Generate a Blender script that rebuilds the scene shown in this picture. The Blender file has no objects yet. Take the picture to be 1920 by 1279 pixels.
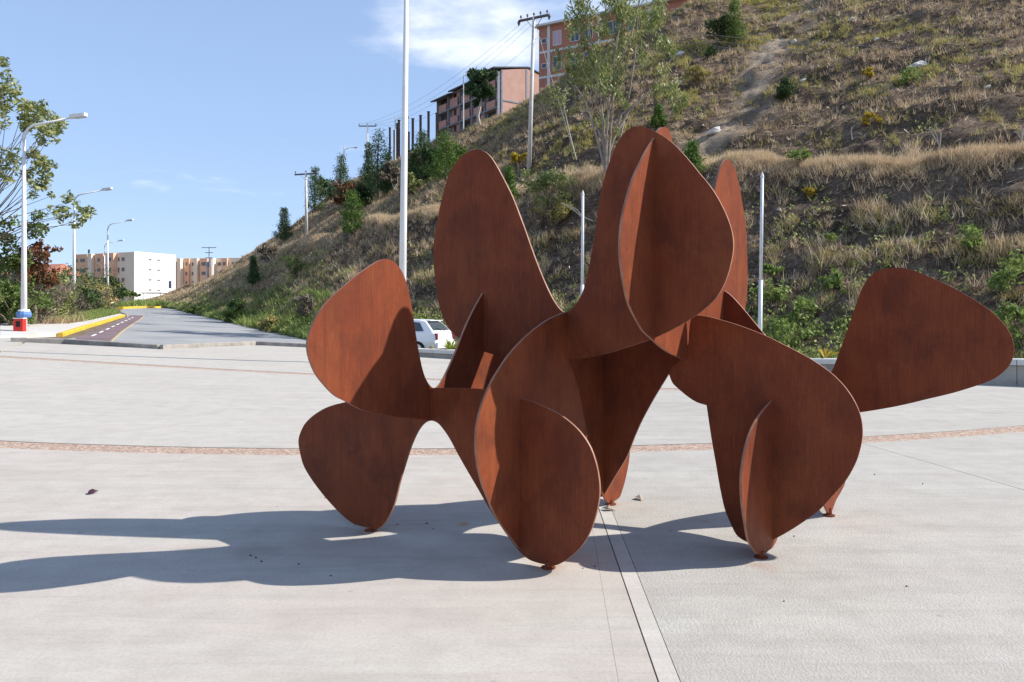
import bpy, bmesh, math, random
import numpy as np
from mathutils import Vector, Matrix, noise as mnoise

random.seed(7)
RNG = np.random.default_rng(11)
S = bpy.context.scene
COL = S.collection
rad = math.radians

# ------------------------------------------------------------------ camera, light, exposure
F_PX, HOR, EYE = 1500.0, 590.0, 1.6
cam_data = bpy.data.cameras.new('camera')
cam_data.sensor_width = 36.0
cam_data.lens = 36.0 * F_PX / 1920.0
cam_data.shift_y = (HOR - 639.5) / 1920.0
cam_data.clip_end = 6000.0
cam = bpy.data.objects.new('camera', cam_data)
cam.location = (0, 0, EYE)
cam.rotation_euler = (rad(90), 0, 0)
COL.objects.link(cam)
S.camera = cam

SUN_AZ, SUN_EL = 2.8, 38.4          # azimuth from +X towards +Y
world = bpy.data.worlds.new('World')
S.world = world
world.use_nodes = True
wt = world.node_tree
wt.nodes.clear()
def wn(t, **k):
    n = wt.nodes.new(t)
    for a, b in k.items():
        setattr(n, a, b)
    return n
sky = wn('ShaderNodeTexSky', sky_type='NISHITA', sun_disc=False, sun_elevation=rad(SUN_EL), sun_rotation=rad(90 - SUN_AZ),
         altitude=900.0, air_density=1.0, dust_density=0.3, ozone_density=3.0)
bg = wn('ShaderNodeBackground')
bg.inputs['Strength'].default_value = 0.112
wo = wn('ShaderNodeOutputWorld')
# thin clouds: a flat noise layer seen in perspective, the same all round the sky
tc = wn('ShaderNodeTexCoord')
sep = wn('ShaderNodeSeparateXYZ')
wt.links.new(tc.outputs['Generated'], sep.inputs[0])
zz = wn('ShaderNodeMath', operation='MAXIMUM'); zz.inputs[1].default_value = 0.0
wt.links.new(sep.outputs['Z'], zz.inputs[0])
za = wn('ShaderNodeMath', operation='ADD'); za.inputs[1].default_value = 0.12
wt.links.new(zz.outputs[0], za.inputs[0])
dx = wn('ShaderNodeMath', operation='DIVIDE'); dy = wn('ShaderNodeMath', operation='DIVIDE')
wt.links.new(sep.outputs['X'], dx.inputs[0]); wt.links.new(za.outputs[0], dx.inputs[1])
wt.links.new(sep.outputs['Y'], dy.inputs[0]); wt.links.new(za.outputs[0], dy.inputs[1])
cmb = wn('ShaderNodeCombineXYZ')
wt.links.new(dx.outputs[0], cmb.inputs[0]); wt.links.new(dy.outputs[0], cmb.inputs[1])
mp = wn('ShaderNodeMapping'); mp.inputs['Location'].default_value = CLOUD_LOC = (36.46, 21.17, 0.0)
mp.inputs['Scale'].default_value = (0.8, 0.8, 1)
wt.links.new(cmb.outputs[0], mp.inputs[0])
nz = wn('ShaderNodeTexNoise'); nz.inputs['Scale'].default_value = 0.9; nz.inputs['Detail'].default_value = 7; nz.inputs['Roughness'].default_value = 0.55
wt.links.new(mp.outputs[0], nz.inputs['Vector'])
mr = wn('ShaderNodeMapRange'); mr.interpolation_type = 'SMOOTHSTEP'
mr.inputs['From Min'].default_value = 0.565; mr.inputs['From Max'].default_value = 0.72; mr.inputs['To Max'].default_value = 0.9
wt.links.new(nz.outputs['Fac'], mr.inputs['Value'])
mix = wn('ShaderNodeMix', data_type='RGBA')
mix.inputs['B'].default_value = (9.0, 9.0, 9.1, 1)
hs = wn('ShaderNodeHueSaturation'); hs.inputs['Saturation'].default_value = 0.95; hs.inputs['Value'].default_value = 1.0
wt.links.new(sky.outputs[0], hs.inputs['Color'])
gm = wn('ShaderNodeGamma'); gm.inputs['Gamma'].default_value = 0.42
wt.links.new(hs.outputs[0], gm.inputs[0])
tn = wn('ShaderNodeMix', data_type='RGBA', blend_type='MULTIPLY'); tn.inputs['Factor'].default_value = 1.0
tn.inputs['B'].default_value = (1.96, 2.34, 3.0, 1)
wt.links.new(gm.outputs[0], tn.inputs['A'])
wt.links.new(tn.outputs['Result'], mix.inputs['A'])
wt.links.new(mr.outputs[0], mix.inputs['Factor'])
wt.links.new(mix.outputs['Result'], bg.inputs['Color'])
wt.links.new(bg.outputs[0], wo.inputs[0])

sun_d = bpy.data.lights.new('sun', 'SUN')
sun_d.energy = 5.0
sun_d.angle = rad(0.53)
sun_d.color = (1.0, 0.95, 0.87)
sun = bpy.data.objects.new('sun', sun_d)
sdir = Vector((math.cos(rad(SUN_EL)) * math.cos(rad(SUN_AZ)), math.cos(rad(SUN_EL)) * math.sin(rad(SUN_AZ)), math.sin(rad(SUN_EL))))
sun.rotation_euler = sdir.to_track_quat('Z', 'Y').to_euler()
sun.location = (30, -20, 60)
COL.objects.link(sun)

S.view_settings.view_transform = 'Standard'
S.view_settings.look = 'None'
S.view_settings.exposure = 0.58
S.view_settings.gamma = 1.0
S.view_settings.use_curve_mapping = False
S.cycles.use_denoising = True
S.cycles.max_bounces = 6
S.cycles.transparent_max_bounces = 8

# ------------------------------------------------------------------ materials
def mat(name, color, rough=0.8, spec=0.3, metal=0.0):
    m = bpy.data.materials.new(name)
    m.use_nodes = True
    b = m.node_tree.nodes['Principled BSDF']
    b.inputs['Base Color'].default_value = (*color, 1)
    b.inputs['Roughness'].default_value = rough
    b.inputs['Specular IOR Level'].default_value = spec
    b.inputs['Metallic'].default_value = metal
    return m
class NT:
    def __init__(s, m):
        s.m = m; s.t = m.node_tree; s.b = s.t.nodes['Principled BSDF']
    def n(s, typ, ins=None, **k):
        x = s.t.nodes.new(typ)
        for a, b in k.items():
            setattr(x, a, b)
        for a, b in (ins or {}).items():
            if isinstance(b, bpy.types.NodeSocket):
                s.t.links.new(b, x.inputs[a])
            else:
                x.inputs[a].default_value = b
        return x
    def coord(s, scale=(1, 1, 1), kind='Object', rot=(0, 0, 0)):
        c = s.n('ShaderNodeTexCoord')
        return s.n('ShaderNodeMapping', {'Vector': c.outputs[kind], 'Scale': scale, 'Rotation': rot}).outputs[0]
    def noise(s, vec, scale, detail=5, rough=0.55, dist=0.0):
        return s.n('ShaderNodeTexNoise', {'Vector': vec, 'Scale': scale, 'Detail': detail, 'Roughness': rough, 'Distortion': dist}).outputs['Fac']
    def ramp(s, fac, stops):
        r = s.n('ShaderNodeValToRGB', {'Fac': fac})
        e = r.color_ramp.elements
        while len(e) < len(stops):
            e.new(0.5)
        for el, (p, c) in zip(e, stops):
            el.position = p
            el.color = (*c, 1) if len(c) == 3 else c
        return r.outputs[0]
    def rng(s, v, a, b, c=0.0, d=1.0):
        return s.n('ShaderNodeMapRange', {'Value': v, 'From Min': a, 'From Max': b, 'To Min': c, 'To Max': d}).outputs[0]
    def mix(s, f, a, b, blend='MIX'):
        return s.n('ShaderNodeMix', {'Factor': f, 'A': a if isinstance(a, bpy.types.NodeSocket) else (*a, 1), 'B': b if isinstance(b, bpy.types.NodeSocket) else (*b, 1)},
                   data_type='RGBA', blend_type=blend).outputs['Result']
    def math(s, op, a, b=0.0):
        return s.n('ShaderNodeMath', {0: a, 1: b}, operation=op).outputs[0]
    def col(s, c): s.t.links.new(c, s.b.inputs['Base Color'])
    def rough(s, c): s.t.links.new(c, s.b.inputs['Roughness'])
    def bump(s, h, strength=0.3, dist=0.02):
        x = s.n('ShaderNodeBump', {'Height': h, 'Strength': strength, 'Distance': dist})
        s.t.links.new(x.outputs[0], s.b.inputs['Normal'])

def noisy(name, c1, c2, scale=4.0, rough=0.85, spec=0.25, bump=0.2, bscale=None, kind='Object', detail=6, lo=0.35, hi=0.65, stretch=(1, 1, 1), bd=0.02):
    m = mat(name, c1, rough, spec)
    t = NT(m)
    v = t.coord(stretch, kind)
    t.col(t.ramp(t.noise(v, scale, detail), [(lo, c1), (hi, c2)]))
    if bump:
        t.bump(t.noise(v, bscale or scale * 4, 4), bump, bd)
    return m

def corten_mat():
    m = mat('weathering_steel', (.3, .09, .04), 0.5, 0.10)
    t = NT(m)
    v = t.coord()
    streak = t.noise(t.coord((9, 9, 0.55)), 2.6, 6, .62)
    fine = t.noise(t.coord((60, 60, 2.2)), 3.0, 4, .6)
    blot = t.noise(v, 1.7, 5, .6, .6)
    speck = t.noise(v, 70, 3, .6)
    f = t.math('ADD', t.math('MULTIPLY', streak, .12), t.math('ADD', t.math('MULTIPLY', blot, .42), t.math('ADD', t.math('MULTIPLY', fine, .34), t.math('MULTIPLY', speck, .14))))
    c = t.ramp(f, [(.36, (.125, .031, .0155)), (.50, (.180, .045, .0205)), (.66, (.245, .071, .0285))])
    mott = t.noise(t.coord((1, 1, .7)), 4.5, 7, .68, .4)
    c = t.mix(t.rng(mott, .47, .68, 0, .62), c, (.085, .028, .018))
    c = t.mix(t.rng(t.noise(t.coord((1.2, 1.2, .5)), 2.6, 5, .6), .53, .72, 0, .45), c, (.240, .075, .027))
    # a few pale scuffs and darker damp blotches
    run = t.noise(t.coord((14, 14, .35)), 1.6, 6, .7)
    c = t.mix(t.rng(run, .56, .78, 0, .5), c, (.075, .027, .018))
    scuff = t.rng(t.noise(t.coord((5, 5, 1.2)), 2.2, 8, .72), .64, .82)
    c = t.mix(t.math('MULTIPLY', scuff, .70), c, (.33, .17, .11))
    damp = t.rng(t.noise(t.coord((1.3, 1.3, .8)), 1.9, 4, .5), .56, .72)
    c = t.mix(t.math('MULTIPLY', damp, .40), c, (.085, .023, .014))
    t.col(c)
    t.rough(t.rng(f, .35, .65, .58, .46))
    t.bump(t.math('ADD', speck, fine), .10, .004)
    return m

STAINS = []
def concrete_mat(name, ca, cb, swirl=0.0, tint=(.465, .455, .40)):
    m = mat(name, ca, 0.82, 0.3)
    t = NT(m)
    v = t.coord((1, 1, 1))
    big = t.noise(v, .55, 5, .6, .4)
    mid = t.noise(v, 3.2, 6, .65)
    fine = t.noise(v, 55, 4, .7)
    c = t.ramp(big, [(.3, ca), (.7, cb)])
    c = t.mix(t.rng(t.noise(t.coord((.22, 1.5, 1), rot=(0, 0, .1)), 1.1, 5, .6, .7), .46, .64, 0, .55), c, tint)      # bleached greenish-grey swathes
    c = t.mix(t.rng(mid, .42, .7, 0, .55), c, tuple(x * .80 for x in ca))
    # trowel sweeps and broom marks run across the view
    sweep = t.noise(t.coord((.30, 3.4, 1), rot=(0, 0, .06)), 1.7, 8, .72, .6)
    c = t.mix(t.rng(sweep, .5, .74, 0, .48), c, tuple(x * .60 for x in cb))
    sweep2 = t.noise(t.coord((.5, 7.5, 1), rot=(0, 0, -.08)), 2.1, 7, .7, .8)
    c = t.mix(t.rng(sweep2, .56, .80, 0, .30), c, tuple(min(.7, x * 1.2) for x in cb))
    spots = t.rng(t.noise(v, 9, 3, .5), .70, .76)
    c = t.mix(t.math('MULTIPLY', spots, .40), c, tuple(x * .5 for x in ca))
    rust = t.rng(t.noise(v, .8, 6, .6), .62, .8)
    c = t.mix(t.math('MULTIPLY', rust, .16), c, (.45, .31, .2))
    c = t.mix(t.rng(fine, .42, .72, 0, .42), c, tuple(x * .60 for x in ca))
    # rust bleeding from the feet and a few soiled patches
    pos = t.coord()
    wob = t.n('ShaderNodeTexNoise', {'Vector': v, 'Scale': 7.0, 'Detail': 5.0}).outputs['Fac']
    for (sx, sy, r, sc, st) in STAINS:
        d = t.n('ShaderNodeVectorMath', {0: pos, 1: (sx, sy, 0)}, operation='DISTANCE').outputs['Value']
        k = t.rng(t.math('ADD', t.math('DIVIDE', d, r), t.math('MULTIPLY', wob, 1.5)), .75, 1.6, st, 0.0)
        c = t.mix(k, c, sc)
    t.col(c)
    h = t.math('ADD', t.math('MULTIPLY', fine, .5), t.math('MULTIPLY', sweep, .9))
    if swirl:
        w = t.n('ShaderNodeTexWave', {'Vector': v, 'Scale': 11.0, 'Distortion': 18.0, 'Detail': 4.0, 'Detail Scale': 1.3, 'Detail Roughness': .65}).outputs['Fac']
        h = t.math('ADD', h, t.math('MULTIPLY', w, swirl * .7))
        c = t.mix(t.rng(w, .55, 1.0, 0, .16), c, tuple(x * .55 for x in ca)); t.col(c)
        t.bump(h, .30, .006)
    else:
        t.bump(h, .35, .005)
    return m

def band_mat():
    m = mat('exposed_aggregate', (.4, .25, .18), .8, .3)
    t = NT(m)
    v = t.coord()
    vo = t.n('ShaderNodeTexVoronoi', {'Vector': v, 'Scale': 42.0})
    sepc = t.n('ShaderNodeSeparateColor', {'Color': vo.outputs['Color']})
    c = t.ramp(sepc.outputs[0], [(0, (.22, .13, .09)), (.35, (.36, .24, .175)), (.6, (.48, .35, .27)), (.8, (.30, .22, .17)), (1, (.58, .51, .44))])
    t.col(c)
    t.bump(t.math('SUBTRACT', 1.0, vo.outputs['Distance']), .6, .012)
    return m

def tint_mat(name, stops, rough=.75, trans=0.25, spec=.2):
    """vegetation: colour of each blade or leaf from its own random tint"""
    m = mat(name, stops[0][1], rough, spec)
    t = NT(m)
    a = t.n('ShaderNodeAttribute', attribute_name='tint')
    c = t.ramp(a.outputs['Fac'], stops)
    t.col(c)
    if trans:
        tr = t.n('ShaderNodeBsdfTranslucent', {'Color': c})
        mx = t.n('ShaderNodeMixShader', {0: trans, 1: t.b.outputs[0], 2: tr.outputs[0]})
        t.t.links.new(mx.outputs[0], t.t.nodes['Material Output'].inputs[0])
    return m

# ------------------------------------------------------------------ object helpers
def tag(o, label=None, cat=None, group=None, kind=None):
    if label: o['label'] = label
    if cat: o['category'] = cat
    if group: o['group'] = group
    if kind: o['kind'] = kind
    return o
def empty(name, loc, label, cat, group=None, rz=0.0):
    o = bpy.data.objects.new(name, None)
    o.empty_display_size = .2
    o.location = loc; o.rotation_euler = (0, 0, rz)
    COL.objects.link(o)
    return tag(o, label, cat, group)
def link(name, me, m, parent=None, loc=None, rz=0.0):
    o = bpy.data.objects.new(name, me)
    if m is not None and not me.materials:
        for x in (m if isinstance(m, (list, tuple)) else [m]):
            me.materials.append(x)
    COL.objects.link(o)
    if parent: o.parent = parent
    if loc is not None: o.location = loc
    if rz: o.rotation_euler = (0, 0, rz)
    return o
def copy_tree(o, parent=None):
    c = o.copy(); COL.objects.link(c)
    if parent: c.parent = parent
    for ch in list(o.children):
        copy_tree(ch, c)
    return c

class MB:
    """collects simple solids and links them as one mesh"""
    def __init__(s): s.v = []; s.f = []; s.sm = False
    def box(s, x0, y0, z0, x1, y1, z1, M=None):
        b = len(s.v)
        for p in ((x0, y0, z0), (x1, y0, z0), (x1, y1, z0), (x0, y1, z0), (x0, y0, z1), (x1, y0, z1), (x1, y1, z1), (x0, y1, z1)):
            s.v.append(tuple(M @ Vector(p)) if M else p)
        for f in ((3, 2, 1, 0), (4, 5, 6, 7), (0, 1, 5, 4), (1, 2, 6, 5), (2, 3, 7, 6), (3, 0, 4, 7)):
            s.f.append([b + i for i in f])
        return s
    def prism(s, poly, z0, z1, M=None):
        """poly: (x, y) points counter-clockwise, extruded along z"""
        b, n = len(s.v), len(poly)
        for z in (z0, z1):
            for x, y in poly:
                s.v.append(tuple(M @ Vector((x, y, z))) if M else (x, y, z))
        s.f.append([b + i for i in reversed(range(n))])
        s.f.append([b + n + i for i in range(n)])
        for i in range(n):
            j = (i + 1) % n
            s.f.append([b + i, b + j, b + n + j, b + n + i])
        return s
    def tube(s, pts, radii, n=8, cap=True):
        pts = [Vector(p) for p in pts]
        if not hasattr(radii, '__len__'): radii = [radii] * len(pts)
        b = len(s.v)
        ref = None
        for i, p in enumerate(pts):
            d = (pts[min(i + 1, len(pts) - 1)] - pts[max(i - 1, 0)]).normalized()
            if ref is None:
                ref = Vector((1, 0, 0)) if abs(d.x) < .8 else Vector((0, 1, 0))
            u = (ref - d * ref.dot(d)).normalized(); w = d.cross(u); ref = u
            for k in range(n):
                a = 2 * math.pi * k / n
                s.v.append(tuple(p + (u * math.cos(a) + w * math.sin(a)) * radii[i]))
        for i in range(len(pts) - 1):
            for k in range(n):
                k2 = (k + 1) % n
                s.f.append([b + i * n + k, b + i * n + k2, b + (i + 1) * n + k2, b + (i + 1) * n + k])
        if cap:
            s.f.append([b + k for k in reversed(range(n))])
            e = b + (len(pts) - 1) * n
            s.f.append([e + k for k in range(n)])
        return s
    def mesh(s, name, smooth=False):
        me = bpy.data.meshes.new(name)
        me.from_pydata(s.v, [], s.f)
        me.update()
        if smooth: me.shade_smooth()
        return me
    def build(s, name, m, parent=None, loc=None, rz=0.0, smooth=False):
        return link(name, s.mesh(name, smooth), m, parent, loc, rz)

def soup(name, V, nper, m, parent=None, tint=None, loc=None):
    """V: (faces * nper, 3) points of loose blades or leaves, tint: one number per face"""
    nf = len(V) // nper
    me = bpy.data.meshes.new(name)
    me.vertices.add(len(V)); me.vertices.foreach_set('co', V.astype(np.float32).ravel())
    me.loops.add(len(V)); me.loops.foreach_set('vertex_index', np.arange(len(V), dtype=np.int32))
    me.polygons.add(nf); me.polygons.foreach_set('loop_start', np.arange(0, nf * nper, nper, dtype=np.int32))
    if tint is not None:
        at_ = me.attributes.new('tint', 'FLOAT', 'FACE')
        at_.data.foreach_set('value', tint.astype(np.float32))
    me.update(calc_edges=True)
    return link(name, me, m, parent, loc)

# ------------------------------------------------------------------ the lie of the land
def ground_z(x, y):
    p = -.045 * x + .012 * y - .53
    z = .12 * np.log1p(np.exp(np.clip(p / .12, -40, 40))) - .0015
    z = z - .6 * np.log1p(np.exp(np.clip((z - 3.7) / .6, -40, 40)))      # levels off towards the houses
    d = .6 * (x + 8.5) + .8 * (y - 33)                                    # the street behind the low wall lies a little lower
    z = z - .16 / (1 + np.exp(-(d - 1.6) * 3)) / (1 + np.exp(-(x + 7) * 1.5))
    return z
def gz(x, y): return float(ground_z(np.float64(x), np.float64(y)))
def at(u, v):
    """where the line of sight through a point of the photograph meets the ground"""
    y0, y = 1.0, 1.0
    r, s = (u - 960) / F_PX, (v - HOR) / F_PX
    while y < 400:
        if EYE - s * y <= gz(r * y, y):
            lo, hi = y0, y
            for _ in range(30):
                m_ = (lo + hi) / 2
                if EYE - s * m_ <= gz(r * m_, m_): hi = m_
                else: lo = m_
            return Vector((r * hi, hi, gz(r * hi, hi)))
        y0 = y; y *= 1.02
    return Vector((r * y, y, gz(r * y, y)))
def ray(u, v, y): return Vector(((u - 960) / F_PX * y, y, EYE - (v - HOR) / F_PX * y))

def drape(poly, step, off, thick=0.0):
    """a sheet over the ground inside poly [(x, y)], cut into small faces so that it follows the slope"""
    bm = bmesh.new()
    f = bm.faces.new([bm.verts.new((p[0], p[1], 0)) for p in poly])
    bm.normal_update()
    if f.normal.z < 0: bmesh.ops.reverse_faces(bm, faces=[f])
    xs = [p[0] for p in poly]; ys = [p[1] for p in poly]
    for ax, lo, hi in ((0, min(xs), max(xs)), (1, min(ys), max(ys))):
        k = math.ceil(lo / step) * step + 1e-4
        while k < hi:
            co = (k, 0, 0) if ax == 0 else (0, k, 0)
            no = (1, 0, 0) if ax == 0 else (0, 1, 0)
            bmesh.ops.bisect_plane(bm, geom=bm.verts[:] + bm.edges[:] + bm.faces[:], plane_co=co, plane_no=no)
            k += step
    for v in bm.verts: v.co.z = gz(v.co.x, v.co.y) + off
    if thick:
        edges = [e for e in bm.edges if e.is_boundary]
        r = bmesh.ops.extrude_edge_only(bm, edges=edges)
        for v in r['geom']:
            if isinstance(v, bmesh.types.BMVert): v.co.z -= thick
        bmesh.ops.recalc_face_normals(bm, faces=bm.faces[:])
    me = bpy.data.meshes.new('sheet')
    bm.to_mesh(me); bm.free()
    return me
def ribbon(pts, width, z0, z1, side=0.0, step=1.0, both=True, round_top=False):
    """a kerb or band of constant section along pts [(x, y)], z0 and z1 relative to the ground; side shifts it sideways"""
    P = [Vector((p[0], p[1])) for p in pts]
    Q = []
    for a, b in zip(P[:-1], P[1:]):
        n = max(1, int((b - a).length / step))
        Q += [a.lerp(b, i / n) for i in range(n)]
    Q.append(P[-1])
    mb = MB()
    zf0 = z0 if callable(z0) else (lambda p: z0)
    zf1 = z1 if callable(z1) else (lambda p: z1)
    for i, p in enumerate(Q):
        d = (Q[min(i + 1, len(Q) - 1)] - Q[max(i - 1, 0)]).normalized()
        nr = Vector((-d.y, d.x))
        a, b = p + nr * (side - width / 2), p + nr * (side + width / 2)
        g = gz(p.x, p.y)
        c = min(.025, width * .12)
        h1 = zf1(p)
        for q, z in ((a, zf0(p)), (a, h1 - c), (a + nr * c, h1), (b - nr * c, h1), (b, h1 - c), (b, zf0(p))):
            mb.v.append((q.x, q.y, g + z))
    n = len(Q)
    for i in range(n - 1):
        for k in range(6):
            k2 = (k + 1) % 6
            mb.f.append([6 * i + k, 6 * i + k2, 6 * i + 6 + k2, 6 * i + 6 + k][::-1])
    mb.f.append(list(range(6))); mb.f.append([6 * (n - 1) + k for k in reversed(range(6))])
    return mb

# ------------------------------------------------------------------ ground, plaza, road
M_earth = noisy('earth', (.13, .10, .07), (.20, .16, .11), 1.5, .95, .1, .4)
STAINS += [(-1.05, 5.92, .16, (.30, .14, .06), .45), (.23, 5.05, .16, (.30, .14, .06), .45), (.83, 6.74, .14, (.30, .14, .06), .4), (1.59, 5.1, .15, (.30, .14, .06), .4), (2.6, 6.6, .14, (.30, .14, .06), .4),
           (-.37, 6.1, .10, (.42, .20, .05), .7), (1.49, 6.2, .08, (.42, .20, .08), .6), (-1.75, 5.42, .30, (.20, .18, .16), .35), (-1.9, 5.9, .25, (.20, .18, .16), .3), (-.5, 5.3, .4, (.28, .24, .21), .3)]
M_smooth = concrete_mat('concrete_smooth', (0.428, 0.381, 0.337), (0.465, 0.420, 0.377))
M_rough = concrete_mat('concrete_broomed', (0.395, 0.367, 0.330), (0.442, 0.416, 0.381), swirl=.9)
M_far = concrete_mat('concrete_far', (0.428, 0.395, 0.352), (0.470, 0.435, 0.391))
M_band = band_mat()
M_kerb = noisy('kerb_concrete', (.24, .22, .20), (.36, .33, .30), 3, .9, .2, .5, 30)
M_wall = noisy('wall_concrete', (.34, .30, .25), (.45, .41, .35), 2.2, .9, .2, .4, 25)
M_wallcap = noisy('coping_concrete', (.52, .50, .46), (.62, .60, .56), 3, .85, .25, .2, 30)
M_road = noisy('road_concrete', (.24, .24, .245), (.32, .32, .315), .5, .85, .25, .2, 20, lo=.3, hi=.7)
M_bike = noisy('bike_lane_paint', (.15, .105, .115), (.20, .145, .15), .9, .8, .2, .2, 20)
M_yellow = noisy('yellow_paint', (.74, .48, .03), (.52, .33, .06), 2.2, .7, .3, .15)
M_wornyellow = noisy('worn_yellow_paint', (.50, .36, .12), (.34, .30, .22), 3, .8, .2, .1)
M_white = noisy('white_paint', (.75, .75, .73), (.62, .62, .60), 5, .7, .3, .1)
M_side = noisy('pavement_concrete', (.47, .45, .42), (.55, .53, .50), 1.2, .9, .2, .2, 20)

def ground_sheet():
    xs = np.concatenate([np.linspace(-1500, -130, 18), np.linspace(-120, 90, 106), np.linspace(100, 900, 14)])
    ys = np.concatenate([np.linspace(-300, -20, 10), np.linspace(-16, 150, 84), np.linspace(160, 2500, 26)])
    X, Y = np.meshgrid(xs, ys)
    Z = ground_z(X, Y) - .05
    nx, ny = len(xs), len(ys)
    V = np.stack([X, Y, Z], -1).reshape(-1, 3)
    Fc = [(j * nx + i, j * nx + i + 1, (j + 1) * nx + i + 1, (j + 1) * nx + i) for j in range(ny - 1) for i in range(nx - 1)]
    me = bpy.data.meshes.new('ground'); me.from_pydata(V.tolist(), [], Fc); me.update(); me.shade_smooth()
    tag(link('ground', me, M_earth), kind='structure')
ground_sheet()

BC, BR = (-2.0, 31.8), 22.5                      # the near gravel band is part of a wide circle
def band1(x): return BC[1] - math.sqrt(BR * BR - (x - BC[0]) ** 2)
def band2(x): return 20.7 - .32 * (x + 5.2) - .01 * (x + 5.2) ** 2
BW = .225
def frange(a, b, n): return [a + (b - a) * i / n for i in range(n + 1)]
E1 = [at(20, 641), at(295, 654.5), at(306, 655), at(480, 647), at(575, 651.5)]
wallx = lambda x: 33.0 - .75 * (x + 8.5)
def edge_y(x):
    """far edge of the plaza: the foot of the kerbs, then of the low wall"""
    if x > E1[4].x: return wallx(x)
    for a, b in zip(E1[:-1], E1[1:]):
        if x <= b.x:
            k = (x - a.x) / (b.x - a.x)
            return a.y + k * (b.y - a.y)
slabs = bpy.data.objects.new('plaza', None); COL.objects.link(slabs); tag(slabs, kind='structure')
def slab(poly, m, step=1.6):
    link('paving_slab', drape(poly, step, 0.0, .05), m, slabs)
G = .006
def jl(p, q):
    """a joint line given as x at each y"""
    return lambda y: p[0] + (q[0] - p[0]) * (y - p[1]) / (q[1] - p[1])
J1 = jl((.6386, 3.483), (.7135, 6.486)); J2 = jl((.735, 3.483), (.816, 6.486)); J3 = jl((.464, 3.483), (.593, 5.85))
J4 = jl((4.39, 9.68), (4.68, 7.317)); JL = jl((-3.73, 9.6), (-4.4, 6.9))
jy = [-9, -3, 0, 3, 4, 5, 6, 7, 8]
def zoneA(fl, fr, m, gl=G, gr=G):
    ytop = lambda f: next(y for y in [8.5 + .005 * i for i in range(1600)] if y > band1(f(y)) - BW - .004)
    yl, yr = ytop(fl), ytop(fr)
    L = [(fl(y) + gl, y) for y in jy] + [(fl(yl) + gl, yl)]
    R = [(fr(y) - gr, y) for y in jy] + [(fr(yr) - gr, yr)]
    T = [(x, band1(x) - BW - .004) for x in frange(L[-1][0], R[-1][0], 10)][1:-1]
    slab(L + T + R[::-1], m)
zoneA(lambda y: -9.9 + 0 * y, JL, M_smooth, gr=.002, gl=.002)
zoneA(JL, J3, M_smooth, gl=.002, gr=.0007)
zoneA(J3, J1, M_smooth, gl=.0007, gr=.004)
M_strip = concrete_mat('concrete_strip', (0.484, 0.446, 0.405), (0.512, 0.474, 0.432))
zoneA(J1, J2, M_strip, gl=.004, gr=.002)
zoneA(J2, J4, M_rough, gl=.002, gr=.005)
zoneA(J4, lambda y: 8.6 - .1 * (y - 8), M_rough)
zoneA(lambda y: 8.6 - .1 * (y - 8), lambda y: 13.0 + 0 * y, M_rough)
slab([(-24, -9), (-9.91, -9), (-9.91, band1(-9.9)), (-14, 12.9), (-24, 14.5)], M_smooth)
slab([(13.006, -9), (24, -9), (24, 8.75), (13.006, 17.0)], M_rough)
# between the bands
J6 = jl((-8.17, 12.77), (-4.98, 19.7)); J5 = jl((6.6, 16.2), (7.68, 12.0)); J7 = jl((-3.73, 9.49), (-.2, 15.6)); J8 = jl((1.9, 9.5), (2.4, 17.5))
def zoneB(xl0, xl1, xr0, xr1, m):
    B = [(x, band1(x) + BW + .004) for x in frange(xl0 + .004, xr0 - .004, 12)]
    T = [(x, band2(x) - BW - .004) for x in frange(xl1 + .004, xr1 - .004, 12)]
    slab(B + T[::-1], m, 2.0)
slab([(-24, 15.2), (-14, 13.8), (-11.0, 13.1)] + [(x, band1(x) + BW + .004) for x in frange(-10.9, -8.904, 5)] + [(x, band2(x) - BW - .004) for x in frange(-4.604, -16, 12)] + [(-24, 24.0)], M_far, 2.0)
zoneB(-8.9, -4.6, -3.73, .8, M_far); zoneB(-3.73, .8, .35, .9, M_far)
zoneB(.35, .9, 8.4, 6.3, M_rough)
slab([(x, band1(x) + BW + .004) for x in frange(8.406, 12.994, 8)] + [(12.994, 16.99), (9.91, wallx(9.91) + .1), (6.616, band2(6.6) + BW), (6.616, band2(6.6) - BW), (6.312, band2(6.3) - BW)], M_rough)
# beyond the far band, up to the kerbs and the wall
def zoneC(xa, xb, xta, xtb, m):
    B = [(x, band2(x) + BW + .004) for x in frange(xa, xb, 8)]
    T = [(x, edge_y(x) + .1) for x in frange(xta, xtb, 10)]
    slab(B + T[::-1], m, 2.0)
zoneC(-15.0, -8.0, -17.5, -10.0, M_far); zoneC(-7.99, -1.0, -9.99, -1.0, M_far); zoneC(-.99, 5.0, -.99, 6.6, M_far); zoneC(5.01, 6.6, 6.61, 9.9, M_far)
slab([(-15.05, band2(-15.0) + BW), (-17.6, edge_y(-17.5)), (-20.5, 34), (-34, 36), (-24, 24.4)], M_far, 2.0)
for nm, fn, x0, x1, n in (('gravel_band', band1, -11.0, 12.99, 48), ('gravel_band', band2, -16.0, 6.6, 40)):
    up = [(x, fn(x) + BW) for x in frange(x0, x1, n)]; lo = [(x, fn(x) - BW) for x in frange(x0, x1, n)]
    tag(link(nm, drape(lo + up[::-1], 2.0, -.006, .03), M_band), kind='structure')

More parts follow.
